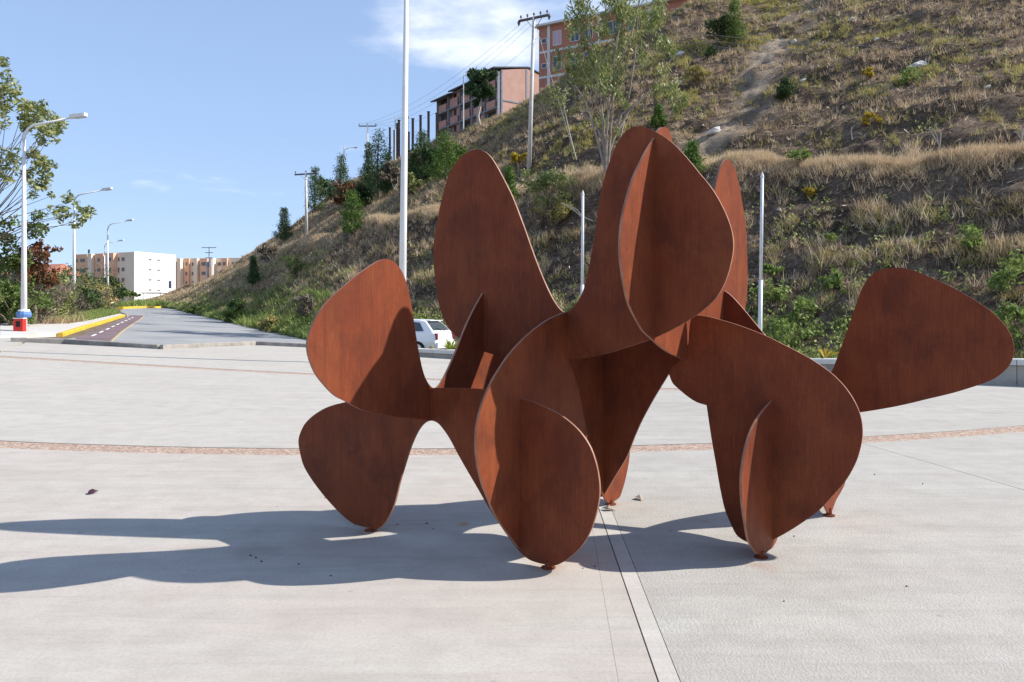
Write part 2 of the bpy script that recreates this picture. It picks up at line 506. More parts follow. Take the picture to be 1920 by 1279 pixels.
# the road climbing away to the left
def P(*uv): return [at(u, v) for u, v in uv]
def xy(pts): return [(p.x, p.y) for p in pts]
road_l = P((118, 637), (150, 631), (185, 617), (212, 606), (238, 595), (236, 589), (222, 584), (228, 580))
road_r = P((335, 580.5), (372, 589), (400, 597), (440, 606), (480, 616), (520, 624), (556, 632))
road_n = P((572, 646), (480, 640), (306, 650), (295, 650), (200, 645))
link_road = drape(xy(road_l) + xy(P((262, 577.5), (300, 577.5))) + xy(road_r) + [(-2.0, 30.2), (-7.0, 32.8)] + xy(road_n), 2.5, .0)
tag(link('road', link_road, M_road), kind='structure')
bike = P((140, 634), (160, 627.5), (188, 616), (214, 605.5), (240, 595), (243, 591.3), (271, 592), (262, 599), (246, 609), (229, 621), (213, 635), (206, 641), (150, 639))
tag(link('bike_lane', drape(xy(bike), 2.5, .006), M_bike), kind='structure')
tag(ribbon(xy(P((208, 640.5), (214, 635), (229, 621.5), (246, 609.5), (262, 599.5), (270, 592.5))), .10, .0, .012).build('lane_edge_line', M_wornyellow), kind='structure')
dash = P((172, 630.5), (252, 594))
for i in range(9):
    a, b = dash[0].lerp(dash[1], i / 9), dash[0].lerp(dash[1], i / 9 + .055)
    tag(ribbon(xy([a, b]), .12, .0, .012).build('lane_dash', M_white), kind='structure')
tag(ribbon(xy(P((112, 629.5), (135, 622), (162, 613.5), (190, 605.5), (214, 598), (232, 592.5))), .24, -.05, .11).build('kerb', M_yellow), kind='structure')
tag(ribbon(xy(P((226, 579.3), (262, 577.6), (298, 577.6))), .5, -.05, .2).build('kerb', M_yellow), kind='structure')
# pavement behind the yellow kerb and grass verge
side = P((0, 634), (112, 629), (162, 612.6), (214, 597.2), (231, 591.6), (222, 590.5), (200, 596), (160, 605), (128, 610.5), (80, 611), (60, 606.5), (0, 611))
tag(link('pavement', drape(xy(side), 2.5, .10, .15), M_side), kind='structure')
# kerbs between plaza and road
def kerb_thing(pts, label):
    tag(ribbon(pts, .16, -.05, .155, .08, .8).build('kerb', M_kerb), kind='structure')
kerb_thing(xy([E1[0], at(120, 643.5), at(210, 649), E1[1]]), '')
kerb_thing(xy([E1[2], at(400, 650), E1[3], E1[4]]), '')

# low planter wall along the foot of the hill
def wall_h(p): return np.interp(p.x, [-8.5, -3.1, 3, 8, 11.2, 30], [.20, .30, .36, .46, .60, .66])
wl = empty('low_wall', (3, wallx(3), 0), 'low grey concrete planter wall between the plaza and the hill foot', 'wall')
wpts = [(x, wallx(x)) for x in (-8.5, -3.5, 1.5, 6.5)]
def wparent(o):
    o.parent = wl; o.matrix_parent_inverse = Matrix.Translation(wl.location).inverted(); return o
segs = [(-8.45, -5.6), (-5.59, -2.8), (-2.79, 0.1), (.11, 3.0), (3.01, 5.8), (5.81, 8.6), (8.61, 11.4), (11.41, 14.2), (14.21, 17), (17.01, 20), (20.01, 23)]
for a, b in segs:
    wparent(ribbon([(a, wallx(a)), (b, wallx(b))], .30, -.1, lambda p: wall_h(p) - .14, .16, 1.0).build('wall_block', M_wall))
    wparent(ribbon([(a, wallx(a)), (b, wallx(b))], .42, lambda p: wall_h(p) - .138, wall_h, .15, 1.0).build('coping', M_wallcap))

# ------------------------------------------------------------------ the hill
FT = np.array([(60, -16, 0), (45, -4, 0), (30, 7.5, 0), (12.6, 21.2, 0), (5.6, 28, 0), (-.4, 33.6, 0), (-6.2, 37.8, .1), (-10.9, 41, .4), (-15.6, 48.7, .72), (-20, 57, 1.0), (-23.7, 63.6, 1.25), (-30, 75, 1.7), (-36.8, 88, 2.2), (-43, 99, 2.6), (-52, 112, 2.9)], float)
TP = np.array([(92, 30, 34), (72, 44, 33), (52, 56, 32), (35, 61, 30.5), (22.5, 64.5, 28.5), (12.8, 62, 25.4), (6, 67, 22.6), (2.4, 72, 21.3), (-7.9, 85, 20.0), (-15.6, 95, 19), (-21.7, 103, 17.8), (-29.9, 111, 14.2), (-37.9, 116, 10.2), (-46, 117, 6.2), (-56, 119, 3.0)], float)
KB = np.array([.22, .22, .22, .225, .28, .315, .33, .33, .34, .36, .38, .4, .4, .4, .4])
def crv(A, t):
    t = np.asarray(t, float); n = len(A)
    i = np.clip(np.floor(t).astype(int), 0, n - 2); f = t - i
    if A.ndim == 2: f = f[..., None]
    g = lambda k: A[np.clip(k, 0, n - 1)]
    p0, p1, p2, p3 = g(i - 1), g(i), g(i + 1), g(i + 2)
    return .5 * (2 * p1 + (p2 - p0) * f + (2 * p0 - 5 * p1 + 4 * p2 - p3) * f ** 2 + (3 * p1 - p0 - 3 * p2 + p3) * f ** 3)
def hill_surface(t, k):
    """t along the hill, k up the slope: 0 foot, 1 crest, beyond 1 the plateau"""
    f, p, kb = crv(FT, t), crv(TP, t), crv(KB, t)
    kc = np.minimum(k, 1.0)
    xyz = f + (p - f) * kc[..., None]
    w = .05 * np.clip((11.5 - t) / 3, 0, 1)                     # width of the terrace, gone at the far end
    fr = np.where(kc < kb, (kb + w * .55) * np.clip(kc / kb, 0, 1) ** 1.22, np.where(kc < kb + w, kb + w * .55 + (kc - kb) * .25, 0))
    e = kb + w * .55 + w * .25
    fr = np.where(kc >= kb + w, e + (kc - kb - w) / (1 - kb - w) * (1 - e), fr)
    xyz[..., 2] = f[..., 2] + (p[..., 2] - f[..., 2]) * fr
    n = np.stack([(p - f)[..., 0], (p - f)[..., 1]], -1); n /= np.linalg.norm(n, axis=-1, keepdims=True)
    over = np.maximum(k - 1, 0)
    xyz[..., 0] += n[..., 0] * over * 60; xyz[..., 1] += n[..., 1] * over * 60
    xyz[..., 2] += over * np.where(t < 5.5, 6.0, np.where(t < 10, 12.5, 12.5 - 30 * np.clip((t - 10) / 2, 0, 1)))
    return xyz
TS = np.concatenate([np.linspace(0, 2, 30), np.linspace(2, 6.5, 190)[1:], np.linspace(6.5, 14, 170)[1:]])
KS = np.concatenate([np.linspace(-.02, .5, 110), np.linspace(.5, 1.02, 76)[1:], np.linspace(1.02, 1.6, 12)[1:]])
TT, KK = np.meshgrid(TS, KS, indexing='ij')
HV = hill_surface(TT, np.maximum(KK, 0))
HV[..., 2] += np.where(KK < 0, -.6, 0)
def nz3(x, y, z=0.0, oct=4): return mnoise.fractal(Vector((x, y, z)), 1.0, 2.0, oct)
for i in range(len(TS)):
    for j in range(len(KS)):
        x, y, z = HV[i, j]
        k = KS[j]
        a = min(1.0, max(0, k) * 12)
        d = .55 * nz3(x * .11, y * .11) + .20 * nz3(x * .45, y * .45, 3) + .16 * nz3(x * 1.5, y * 1.5, 9, 3)
        # sheep-track rows along the slope
        d += .10 * math.sin(z * 3.6 + 1.6 * nz3(x * .12, y * .12, 5)) * (1 if k < 1 else .2)
        HV[i, j, 2] += d * a * (1.0 if k < 1.05 else .5)
nT, nK = len(TS), len(KS)
hf = [(i * nK + j, i * nK + j + 1, (i + 1) * nK + j + 1, (i + 1) * nK + j) for i in range(nT - 1) for j in range(nK - 1)]
me = bpy.data.meshes.new('hill'); me.from_pydata(HV.reshape(-1, 3).tolist(), [], hf); me.update(); me.shade_smooth()
def hill_mat():
    m = mat('dry_hill_soil', (.12, .085, .055), .95, .1)
    t = NT(m); v = t.coord()
    a = t.noise(v, .28, 6, .6); b = t.noise(v, 1.7, 6, .7); c = t.noise(v, 7.5, 5, .7); d = t.noise(t.coord((.7, .7, 6)), 1.1, 6, .7, .8)
    g = t.noise(v, 24, 4, .7)
    f = t.math('ADD', t.math('MULTIPLY', a, .22), t.math('ADD', t.math('MULTIPLY', b, .22), t.math('ADD', t.math('MULTIPLY', c, .22), t.math('ADD', t.math('MULTIPLY', d, .18), t.math('MULTIPLY', g, .16)))))
    col = t.ramp(f, [(.42, (.062, .045, .033)), (.48, (.18, .13, .092)), (.54, (.34, .25, .18)), (.62, (.60, .47, .355))])
    # the bare trodden trail
    sp = t.n('ShaderNodeAttribute', attribute_name='trail')
    col = t.mix(t.math('MULTIPLY', sp.outputs['Fac'], t.rng(c, .25, .5)), col, (.66, .53, .40))
    t.col(col)
    t.bump(t.math('ADD', t.math('ADD', b, c), t.math('ADD', d, g)), 1.0, .30)
    return m
M_hill = hill_mat()
hill = tag(link('hill', me, M_hill), kind='structure')
HU = 960 + F_PX * HV[..., 0] / np.maximum(HV[..., 1], 1); HVv = HOR - F_PX * (HV[..., 2] - EYE) / np.maximum(HV[..., 1], 1)
def hill_at(u, v, tol=9):
    """the nearest point of the hill surface in that direction"""
    d = np.hypot(HU - u, HVv - v) + np.where(HV[..., 1] < 3, 1e4, 0)
    m = d < max(tol, d.min() + 1e-6)
    y = np.where(m, HV[..., 1] + d * .15, 1e9)
    i = np.unravel_index(np.argmin(y), y.shape)
    return Vector(HV[i])
def hz(x, y):
    d = (HV[..., 0] - x) ** 2 + (HV[..., 1] - y) ** 2
    return float(HV[np.unravel_index(np.argmin(d), d.shape)][2])
trail = [hill_at(*p) for p in ((1506, 4), (1490, 40), (1462, 80), (1428, 118), (1412, 165), (1402, 205), (1385, 235), (1330, 262))]
tw = np.zeros(HV.shape[:2])
for a, b in zip(trail[:-1], trail[1:]):
    ab = np.array(b - a); w = HV - np.array(a)
    s_ = np.clip((w @ ab) / (ab @ ab), 0, 1)
    dist = np.linalg.norm(w - s_[..., None] * ab, axis=-1)
    tw = np.maximum(tw, np.clip(1.25 - dist / 1.6, 0, 1))
tw *= np.clip(.75 + 1.3 * np.array([[nz3(HV[i, j, 0] * .9, HV[i, j, 1] * .9, 4.4, 3) for j in range(nK)] for i in range(nT)]), .1, 1)
at_ = hill.data.attributes.new('trail', 'FLOAT', 'POINT')
at_.data.foreach_set('value', tw.astype(np.float32).ravel())

# ------------------------------------------------------------------ the steel sculpture
M_corten = corten_mat()
AX1 = Vector((.825, -.565, 0)).normalized(); AX2 = Vector((.565, .825, 0)).normalized()
AX3 = Vector((.779, -.627, 0)).normalized(); AX4 = Vector((.627, .779, 0)).normalized()
PLATES = [
    ('a', -3.630, [(3.851,1.962),(3.922,1.945),(3.984,1.895),(4.034,1.815),(4.085,1.663),(4.123,1.493),(4.162,1.337),(4.206,1.206),(4.253,1.129),(4.307,1.088),(4.348,1.085),(4.396,1.112),(4.474,1.200),(4.575,1.340),(4.692,1.521),(4.830,1.689),(4.972,1.822),(5.130,1.893),(5.316,1.883),(5.471,1.731),(5.519,1.468),(5.455,1.207),(5.362,1.017),(5.188,0.895),(4.974,0.841),(4.738,0.825),(4.486,0.833),(4.297,0.858),(4.110,0.894),(3.924,0.925),(3.747,0.966),(3.636,0.995),(3.559,1.028),(3.486,1.065),(3.393,1.110),(3.304,1.185),(3.234,1.263),(3.188,1.361),(3.179,1.435),(3.202,1.508),(3.265,1.610),(3.343,1.687),(3.464,1.772),(3.591,1.854),(3.703,1.915),(3.781,1.951)]),
    ('b', 4.296, [(-4.473,0.936),(-4.583,0.910),(-4.695,0.874),(-4.821,0.811),(-4.921,0.736),(-4.979,0.651),(-4.995,0.590),(-4.979,0.512),(-4.935,0.407),(-4.834,0.301),(-4.692,0.191),(-4.527,0.088),(-4.393,0.031),(-4.288,0.022),(-4.212,0.022),(-4.142,0.022),(-4.073,0.070),(-4.011,0.151),(-3.962,0.249),(-3.914,0.399),(-3.853,0.559),(-3.806,0.670),(-3.747,0.773),(-3.689,0.834),(-3.626,0.859),(-3.564,0.849),(-3.509,0.806),(-3.453,0.746),(-3.377,0.641),(-3.291,0.531),(-3.217,0.439),(-3.134,0.333),(-3.038,0.225),(-2.968,0.154),(-2.889,0.081),(-2.812,0.034),(-2.736,0.022),(-2.680,0.022),(-2.625,0.023),(-2.560,0.054),(-2.479,0.120),(-2.409,0.196),(-2.356,0.288),(-2.322,0.384),(-2.300,0.479),(-2.295,0.554),(-2.304,0.631),(-2.322,0.703),(-2.351,0.776),(-2.388,0.833),(-2.445,0.892),(-2.515,0.942),(-2.587,0.980),(-2.680,1.013),(-2.774,1.041),(-2.879,1.060),(-3.027,1.089),(-3.186,1.103),(-3.346,1.100),(-3.453,1.096),(-3.629,1.086),(-3.767,1.059),(-3.971,1.029),(-4.183,0.997),(-4.348,0.968)]),
    ('a', -2.878, [(4.868,1.612),(4.745,1.594),(4.613,1.560),(4.458,1.503),(4.308,1.432),(4.165,1.349),(4.056,1.264),(3.977,1.192),(3.925,1.127),(3.867,1.041),(3.830,0.955),(3.815,0.874),(3.821,0.762),(3.842,0.669),(3.886,0.564),(3.938,0.479),(3.979,0.410),(4.073,0.294),(4.172,0.198),(4.282,0.094),(4.388,0.050),(4.532,0.044),(4.689,0.098),(4.868,0.208),(5.034,0.386),(5.144,0.543),(5.168,0.724),(5.113,0.868),(5.069,0.989),(5.023,1.102),(4.958,1.200),(4.890,1.283),(4.928,1.372),(4.988,1.466),(4.958,1.562)]),
    ('b', 4.910, [(-3.675,2.864),(-3.746,2.861),(-3.835,2.825),(-3.926,2.749),(-3.991,2.626),(-4.047,2.458),(-4.094,2.270),(-4.116,2.127),(-4.107,1.950),(-4.085,1.789),(-4.047,1.643),(-3.973,1.513),(-3.872,1.425),(-3.736,1.358),(-3.589,1.312),(-3.507,1.296),(-3.426,1.281),(-3.244,1.269),(-3.082,1.268),(-2.895,1.280),(-2.753,1.296),(-2.605,1.324),(-2.481,1.358),(-2.368,1.394),(-2.237,1.437),(-2.120,1.488),(-2.005,1.548),(-1.933,1.592),(-1.873,1.635),(-1.799,1.701),(-1.753,1.768),(-1.722,1.838),(-1.698,1.923),(-1.683,2.014),(-1.689,2.104),(-1.719,2.204),(-1.771,2.315),(-1.830,2.412),(-1.901,2.502),(-1.970,2.590),(-2.051,2.684),(-2.124,2.753),(-2.203,2.807),(-2.264,2.842),(-2.323,2.863),(-2.381,2.860),(-2.439,2.828),(-2.489,2.768),(-2.538,2.671),(-2.587,2.541),(-2.629,2.375),(-2.658,2.185),(-2.694,1.995),(-2.745,1.792),(-2.804,1.683),(-2.872,1.625),(-2.916,1.619),(-2.962,1.658),(-3.016,1.731),(-3.094,1.878),(-3.174,2.056),(-3.253,2.248),(-3.353,2.472),(-3.435,2.616),(-3.519,2.749),(-3.589,2.826)]),
    ('a', -2.222, [(4.952,2.818),(4.876,2.747),(4.778,2.660),(4.679,2.559),(4.584,2.454),(4.499,2.320),(4.437,2.191),(4.404,2.043),(4.411,1.939),(4.446,1.828),(4.502,1.699),(4.554,1.637),(4.643,1.559),(4.737,1.493),(4.876,1.436),(4.996,1.385),(5.174,1.332),(5.386,1.285),(5.490,1.280),(5.602,1.341),(5.718,1.389),(5.871,1.397),(5.973,1.340),(6.090,1.257),(6.284,1.222),(6.501,1.313),(6.676,1.532),(6.773,1.691),(6.816,1.852),(6.816,1.999),(6.793,2.222),(6.759,2.388),(6.673,2.557),(6.589,2.702),(6.488,2.807),(6.380,2.852),(6.284,2.848),(6.198,2.800),(6.122,2.721),(6.049,2.608),(5.962,2.423),(5.871,2.210),(5.805,2.023),(5.751,1.860),(5.676,1.750),(5.592,1.815),(5.500,1.986),(5.411,2.248),(5.314,2.540),(5.199,2.799),(5.158,2.855),(5.114,2.876),(5.048,2.870),(4.991,2.847)]),
    ('b', 5.470, [(-2.355,1.171),(-2.328,1.211),(-2.263,1.276),(-2.210,1.370),(-2.198,1.485),(-2.182,1.573),(-2.149,1.594),(-2.054,1.585),(-1.977,1.566),(-1.870,1.537),(-1.765,1.501),(-1.651,1.457),(-1.541,1.404),(-1.443,1.355),(-1.345,1.301),(-1.233,1.225),(-1.149,1.142),(-1.086,1.048),(-1.049,0.955),(-1.036,0.860),(-1.042,0.784),(-1.066,0.684),(-1.104,0.593),(-1.149,0.514),(-1.218,0.424),(-1.296,0.325),(-1.391,0.236),(-1.489,0.156),(-1.576,0.094),(-1.680,0.038),(-1.765,0.031),(-1.847,0.066),(-1.890,0.138),(-1.935,0.237),(-1.971,0.390),(-1.999,0.547),(-2.031,0.720),(-2.068,0.957),(-2.143,0.975),(-2.211,1.012),(-2.279,1.062),(-2.326,1.104)]),
    ('c', -2.026, [(5.464,1.042),(5.351,1.025),(5.217,0.986),(5.061,0.922),(4.938,0.838),(4.857,0.734),(4.809,0.617),(4.800,0.531),(4.808,0.446),(4.833,0.360),(4.873,0.249),(4.913,0.161),(4.994,0.087),(5.077,0.036),(5.161,0.022),(5.250,0.022),(5.328,0.028),(5.409,0.072),(5.510,0.172),(5.603,0.266),(5.698,0.420),(5.774,0.581),(5.862,0.724),(5.965,0.799),(6.058,0.761),(6.105,0.656),(6.166,0.466),(6.252,0.290),(6.339,0.172),(6.429,0.093),(6.508,0.028),(6.574,0.022),(6.697,0.095),(6.832,0.145),(6.940,0.198),(6.999,0.300),(6.969,0.483),(6.838,0.676),(6.670,0.815),(6.468,0.935),(6.289,0.987),(6.082,1.019),(5.874,1.043),(5.655,1.048)]),
    ('b', 5.910, [(-2.511,1.180),(-2.557,1.113),(-2.686,0.908),(-2.796,0.709),(-2.872,0.531),(-2.906,0.448),(-3.008,0.283),(-3.095,0.143),(-3.134,0.089),(-3.174,0.088),(-3.225,0.193),(-3.276,0.389),(-3.317,0.655),(-3.337,0.969),(-3.337,1.284),(-3.245,1.443),(-2.987,1.565),(-2.633,1.566),(-2.409,1.484),(-2.344,1.373),(-2.409,1.267)]),
    ('a', -3.124, [(6.377,0.359),(6.341,0.253),(6.280,0.143),(6.197,0.041),(6.122,0.022),(6.033,0.022),(5.966,0.031),(5.872,0.124),(5.752,0.276),(5.619,0.469),(5.406,0.728),(5.166,0.937),(4.977,1.111),(4.919,1.270),(4.992,1.384),(5.244,1.458),(5.619,1.429),(5.985,1.287),(6.232,1.093),(6.367,0.851),(6.420,0.611)]),
    ('b', 6.235, [(-2.227,1.801),(-2.179,1.770),(-2.131,1.727),(-2.046,1.632),(-1.963,1.531),(-1.884,1.439),(-1.772,1.305),(-1.625,1.196),(-1.508,1.160),(-1.424,1.152),(-1.387,1.197),(-1.351,1.298),(-1.299,1.443),(-1.247,1.609),(-1.196,1.762),(-1.145,1.859),(-1.085,1.911),(-1.006,1.932),(-0.918,1.930),(-0.832,1.903),(-0.720,1.848),(-0.601,1.783),(-0.484,1.705),(-0.379,1.623),(-0.311,1.543),(-0.269,1.469),(-0.250,1.390),(-0.257,1.311),(-0.293,1.239),(-0.375,1.164),(-0.563,1.079),(-0.758,1.013),(-0.961,0.948),(-1.173,0.895),(-1.282,0.876),(-1.413,0.879),(-1.547,0.926),(-1.704,0.997),(-1.866,1.055),(-2.033,1.118),(-2.205,1.204),(-2.315,1.320),(-2.337,1.514),(-2.293,1.729)]),
]
THICK = .016
M_edge = noisy('steel_edge', (.26, .12, .075), (.36, .20, .14), 8, .55, .3, 0)
def smooth_outline(q):
    n = len(q); out = []
    q = [Vector(p) for p in q]
    ang = []
    for i in range(n):
        a, b = q[i] - q[i - 1], q[(i + 1) % n] - q[i]
        ang.append(abs(a.angle_signed(b, 0)) if a.length and b.length else 0)
    for i in range(n):
        p0, p1, p2, p3 = q[i - 1], q[i], q[(i + 1) % n], q[(i + 2) % n]
        t1 = (p2 - p0) * .5 if ang[i] < 1.0 else (p2 - p1)
        t2 = (p3 - p1) * .5 if ang[(i + 1) % n] < 1.0 else (p2 - p1)
        L = (p2 - p1).length
        if t1.length > L: t1 = t1 * (L / t1.length)
        if t2.length > L: t2 = t2 * (L / t2.length)
        for k in range(5):
            s = k / 5
            h1 = 2 * s ** 3 - 3 * s ** 2 + 1; h2 = s ** 3 - 2 * s ** 2 + s; h3 = -2 * s ** 3 + 3 * s ** 2; h4 = s ** 3 - s ** 2
            out.append(p1 * h1 + t1 * h2 + p2 * h3 + t2 * h4)
    return out
SC = Vector((.9, 5.7, 0))
sculpt = empty('steel_sculpture', SC, 'large rust-brown abstract sculpture of interlocking rounded steel plates on the plaza', 'sculpture')
for k, c, q in PLATES:
    ax, o = {'a': (AX1, AX2), 'b': (AX2, AX1), 'c': (AX3, AX4)}[k]
    mb = MB()
    out = smooth_outline(q)
    n = len(out)
    for s in (-.5, .5):
        for t, z in out:
            mb.v.append(tuple(ax * (c + s * THICK) + o * t + Vector((0, 0, z)) - SC))
    mb.f = [list(range(n)), list(range(n, 2 * n))[::-1]] + [[i, i + n, (i + 1) % n + n, (i + 1) % n] for i in range(n)]
    me = mb.mesh('steel_plate')
    bm = bmesh.new(); bm.from_mesh(me); bmesh.ops.recalc_face_normals(bm, faces=bm.faces[:]); bm.to_mesh(me); bm.free()
    for p_ in me.polygons: p_.material_index = 0 if len(p_.vertices) > 4 else 1
    link('steel_plate', me, [M_corten, M_edge], sculpt)
for x, y, z in ((-1.047, 5.924, .022), (.229, 5.05, .022), (.832, 6.743, .022), (1.641, 5.270, .022), (2.523, 6.366, .042)):
    mb = MB()
    pr = [(0, .046), (.007, .046), (.009, .040), (.010, .024), (z + .02, .020)]
    mb.tube([(x - SC.x, y - SC.y, h + .001) for h, r in pr], [r for h, r in pr], 20)
    mb.build('foot_pad', M_corten, sculpt, smooth=False)

# ------------------------------------------------------------------ vegetation helpers
def unit(n): 
    a = RNG.normal(size=(n, 3)); return a / np.linalg.norm(a, axis=1, keepdims=True)
def leaf_quads(C, L, W, droop=0.0, up=0.0):
    """leaves: pointed quads centred on C (n, 3); L, W lengths; droop pulls the tips down"""
    n = len(C)
    d = unit(n); d[:, 2] = d[:, 2] * (1 - abs(droop)) - droop + up
    d /= np.linalg.norm(d, axis=1, keepdims=True) + 1e-9
    s = np.cross(d, unit(n)); s /= np.linalg.norm(s, axis=1, keepdims=True) + 1e-9
    L = (np.asarray(L) * RNG.uniform(.6, 1.3, n))[:, None]; W = (np.asarray(W) * RNG.uniform(.7, 1.2, n))[:, None]
    V = np.stack([C - d * L / 2, C + s * W / 2 - d * L * .08, C + d * L / 2, C - s * W / 2 - d * L * .08], 1)
    return V.reshape(-1, 3)
def clump_points(centres, radii, per, shell=.55, squash=.8, sub=4):
    """points gathered in uneven clumps; more towards the outside of each"""
    P_, T_ = [], []
    if sub:
        cc, rr = [], []
        for c, r in zip(centres, radii):
            for _ in range(sub):
                o = RNG.normal(size=3) * r * .42; o[2] *= squash
                cc.append(np.array(c) + o); rr.append(r * RNG.uniform(.45, .85))
        centres, radii, per, shell = cc, rr, per / sub * .8, shell * .2
    for c, r in zip(centres, radii):
        m = max(3, int(per * r * r / np.mean(np.square(radii))))
        u = unit(m) * (RNG.uniform(shell ** 3, 1, m) ** (1 / 3))[:, None] * r * RNG.uniform(.75, 1.15, (m, 1))
        u[:, 2] *= squash
        P_.append(np.array(c) + u)
        T_.append(np.clip(RNG.normal(RNG.uniform(.3, .7), .16, m), 0, 1))
    return np.concatenate(P_), np.concatenate(T_)
M_bark = noisy('bark', (.12, .09, .065), (.22, .18, .14), 6, .9, .1, .4)
M_palebark = noisy('pale_bark', (.38, .33, .28), (.55, .50, .44), 3, .85, .15, .3)
M_pine = tint_mat('pine_needles', [(0, (.028, .058, .026)), (.5, (.060, .11, .042)), (1, (.12, .17, .062))], .7, .15)
M_brightpine = tint_mat('young_pine_needles', [(0, (.045, .09, .02)), (.5, (.095, .17, .035)), (1, (.17, .24, .06))], .7, .25)
M_darkleaf = tint_mat('dark_leaves', [(0, (.026, .048, .016)), (.5, (.055, .092, .03)), (1, (.105, .145, .048))], .65, .2)
M_midleaf = tint_mat('green_leaves', [(0, (0.057, 0.092, 0.025)), (0.5, (0.127, 0.184, 0.048)), (1, (0.23, 0.282, 0.086))], .6, .3)
M_euca = tint_mat('eucalyptus_leaves', [(0, (.10, .13, .04)), (.5, (.24, .275, .095)), (.85, (.42, .43, .19)), (1, (.52, .47, .20))], .5, .3, .35)
M_weed = tint_mat('weed_leaves', [(0, (0.088, 0.132, 0.033)), (0.5, (0.187, 0.259, 0.066)), (1, (0.341, 0.396, 0.132))], .6, .35)
M_redleaf = tint_mat('reddish_leaves', [(0, (.05, .045, .02)), (.4, (.13, .065, .03)), (.75, (.26, .10, .05)), (1, (.16, .13, .05))], .65, .25)
M_drybush = tint_mat('dry_twigs', [(0, (.08, .065, .05)), (.5, (.18, .15, .115)), (1, (.30, .255, .19))], .85, .1)
M_yellowleaf = tint_mat('yellow_leaves', [(0, (.25, .17, .02)), (1, (.55, .42, .05))], .6, .3)
M_straw = tint_mat('straw_grass', [(0, (0.317, 0.232, 0.134)), (0.4, (0.537, 0.403, 0.256)), (0.8, (0.732, 0.586, 0.403)), (1, (0.78, 0.695, 0.488))], .8, .3)
M_olive = tint_mat('olive_grass', [(0, (0.155, 0.132, 0.046)), (0.5, (0.357, 0.31, 0.109)), (1, (0.62, 0.527, 0.202))], .8, .25)
M_brown = tint_mat('brown_grass', [(0, (0.128, 0.09, 0.063)), (0.5, (0.285, 0.21, 0.143)), (1, (0.51, 0.39, 0.27))], .85, .2)
M_green = tint_mat('green_ground_cover', [(0, (0.097, 0.138, 0.036)), (0.5, (0.227, 0.292, 0.082)), (1, (0.438, 0.486, 0.162))], .7, .3)

def crown_mesh(name, centres, radii, per, L, W, m, parent, droop=0.0, squash=.8, up=0.0, loc=None):
    Pp, T = clump_points(centres, radii, per, squash=squash)
    return soup(name, leaf_quads(Pp, L, W, droop, up), 4, m, parent, T, loc)
def branches(tips, base, r0, wob=.06):
    """limbs from a base point out to clump centres"""
    mb = MB()
    base = Vector(base)
    for tpt in tips:
        tpt = Vector(tpt); d = tpt - base
        mid = base + d * .5 + Vector((random.uniform(-1, 1), random.uniform(-1, 1), random.uniform(0, 1))) * d.length * wob * 2
        mb.tube([base, mid, tpt], [r0, r0 * .6, r0 * .2], 5)
    return mb
def shrub(loc, w, h, m, label, cat='shrub', group=None, n=12, per=120, L=.16, W=.06, droop=0.0, twig=M_bark):
    r = empty('shrub', loc, label, cat, group)
    cs = [(random.gauss(0, w * .24), random.gauss(0, w * .24), h * random.uniform(.25, .85)) for _ in range(n)]
    rs = [random.uniform(.16, .3) * min(w, h * 1.3) for _ in range(n)]
    branches(cs, (0, 0, -.15), .03 * w ** .5).build('stem', twig, r)
    crown_mesh('crown', cs, rs, per, L, W, m, r, droop)
    return r
def pine(loc, h, w, m, label, group=None, bare=.12, per=44, L=.36, dens=1.25, lean=0.0, cat='pine tree'):
    r = empty('pine_tree', loc, label, cat, group)
    top = Vector((lean * h, 0, h))
    MB().tube([(0, 0, -.4), top * .5 + Vector((.04 * h * random.uniform(-1, 1), 0, 0)), top], [.022 * h + .02, .013 * h + .01, .008], 6).build('trunk', M_bark, r)
    Pp, T = [], []
    lev = int(7 + h * 1.1)
    for i in range(lev):
        f = bare + (1 - bare) * (i + random.random() * .6) / lev
        reach = w * .5 * (1 - f) ** .75 * random.uniform(.7, 1.12) + .05 * w
        nb = max(3, int((5 + 3 * (1 - f)) * dens))
        a0 = random.random() * 6.28
        for b in range(nb):
            a = a0 + b * 6.28 / nb + random.uniform(-.35, .35)
            R_ = reach * random.uniform(.4, 1.25)
            k = int(per * (.35 + R_ / (w * .5)))
            s = RNG.uniform(.1, 1, k) ** .45
            base = np.array(top) * f
            p = base + np.stack([np.cos(a) * R_ * s, np.sin(a) * R_ * s, R_ * (.30 * s ** 1.6 - .12)], 1)
            p += RNG.normal(size=(k, 3)) * (.05 * w + .03)
            Pp.append(p); T.append(np.clip(RNG.normal(random.uniform(.3, .7), .15, k) + .15 * (s - .5), 0, 1))
    Pp = np.concatenate(Pp); T = np.concatenate(T)
    soup('crown', leaf_quads(Pp, L * (.5 + .06 * h), L * .16 * (.8 + .05 * h), 0, .45), 4, m, r, T)
    return r
def spray(C, nb, h, w, lean=.5):
    """grass tufts: nb narrow blades from each point of C"""
    n = len(C)
    P0 = np.repeat(C, nb, 0)
    hh = np.repeat(np.asarray(h) * RNG.uniform(.6, 1.3, n), nb) * RNG.uniform(.5, 1.15, n * nb)
    d = RNG.normal(size=(n * nb, 3)) * lean; d[:, 2] = 1
    d /= np.linalg.norm(d, axis=1, keepdims=True)
    s = np.cross(d, unit(n * nb)); s /= np.linalg.norm(s, axis=1, keepdims=True)
    sp = RNG.normal(size=(n * nb, 3)) * .09; sp[:, 2] = -.03
    P0 = P0 + sp * np.repeat(np.asarray(h), nb)[:, None] * 2 if hasattr(h, '__len__') else P0 + sp
    W_ = (w * RNG.uniform(.6, 1.3, n * nb))[:, None]
    V = np.stack([P0 - s * W_, P0 + s * W_, P0 + d * hh[:, None]], 1).reshape(-1, 3)
    return V, nb
"""scatter over the hill grid"""
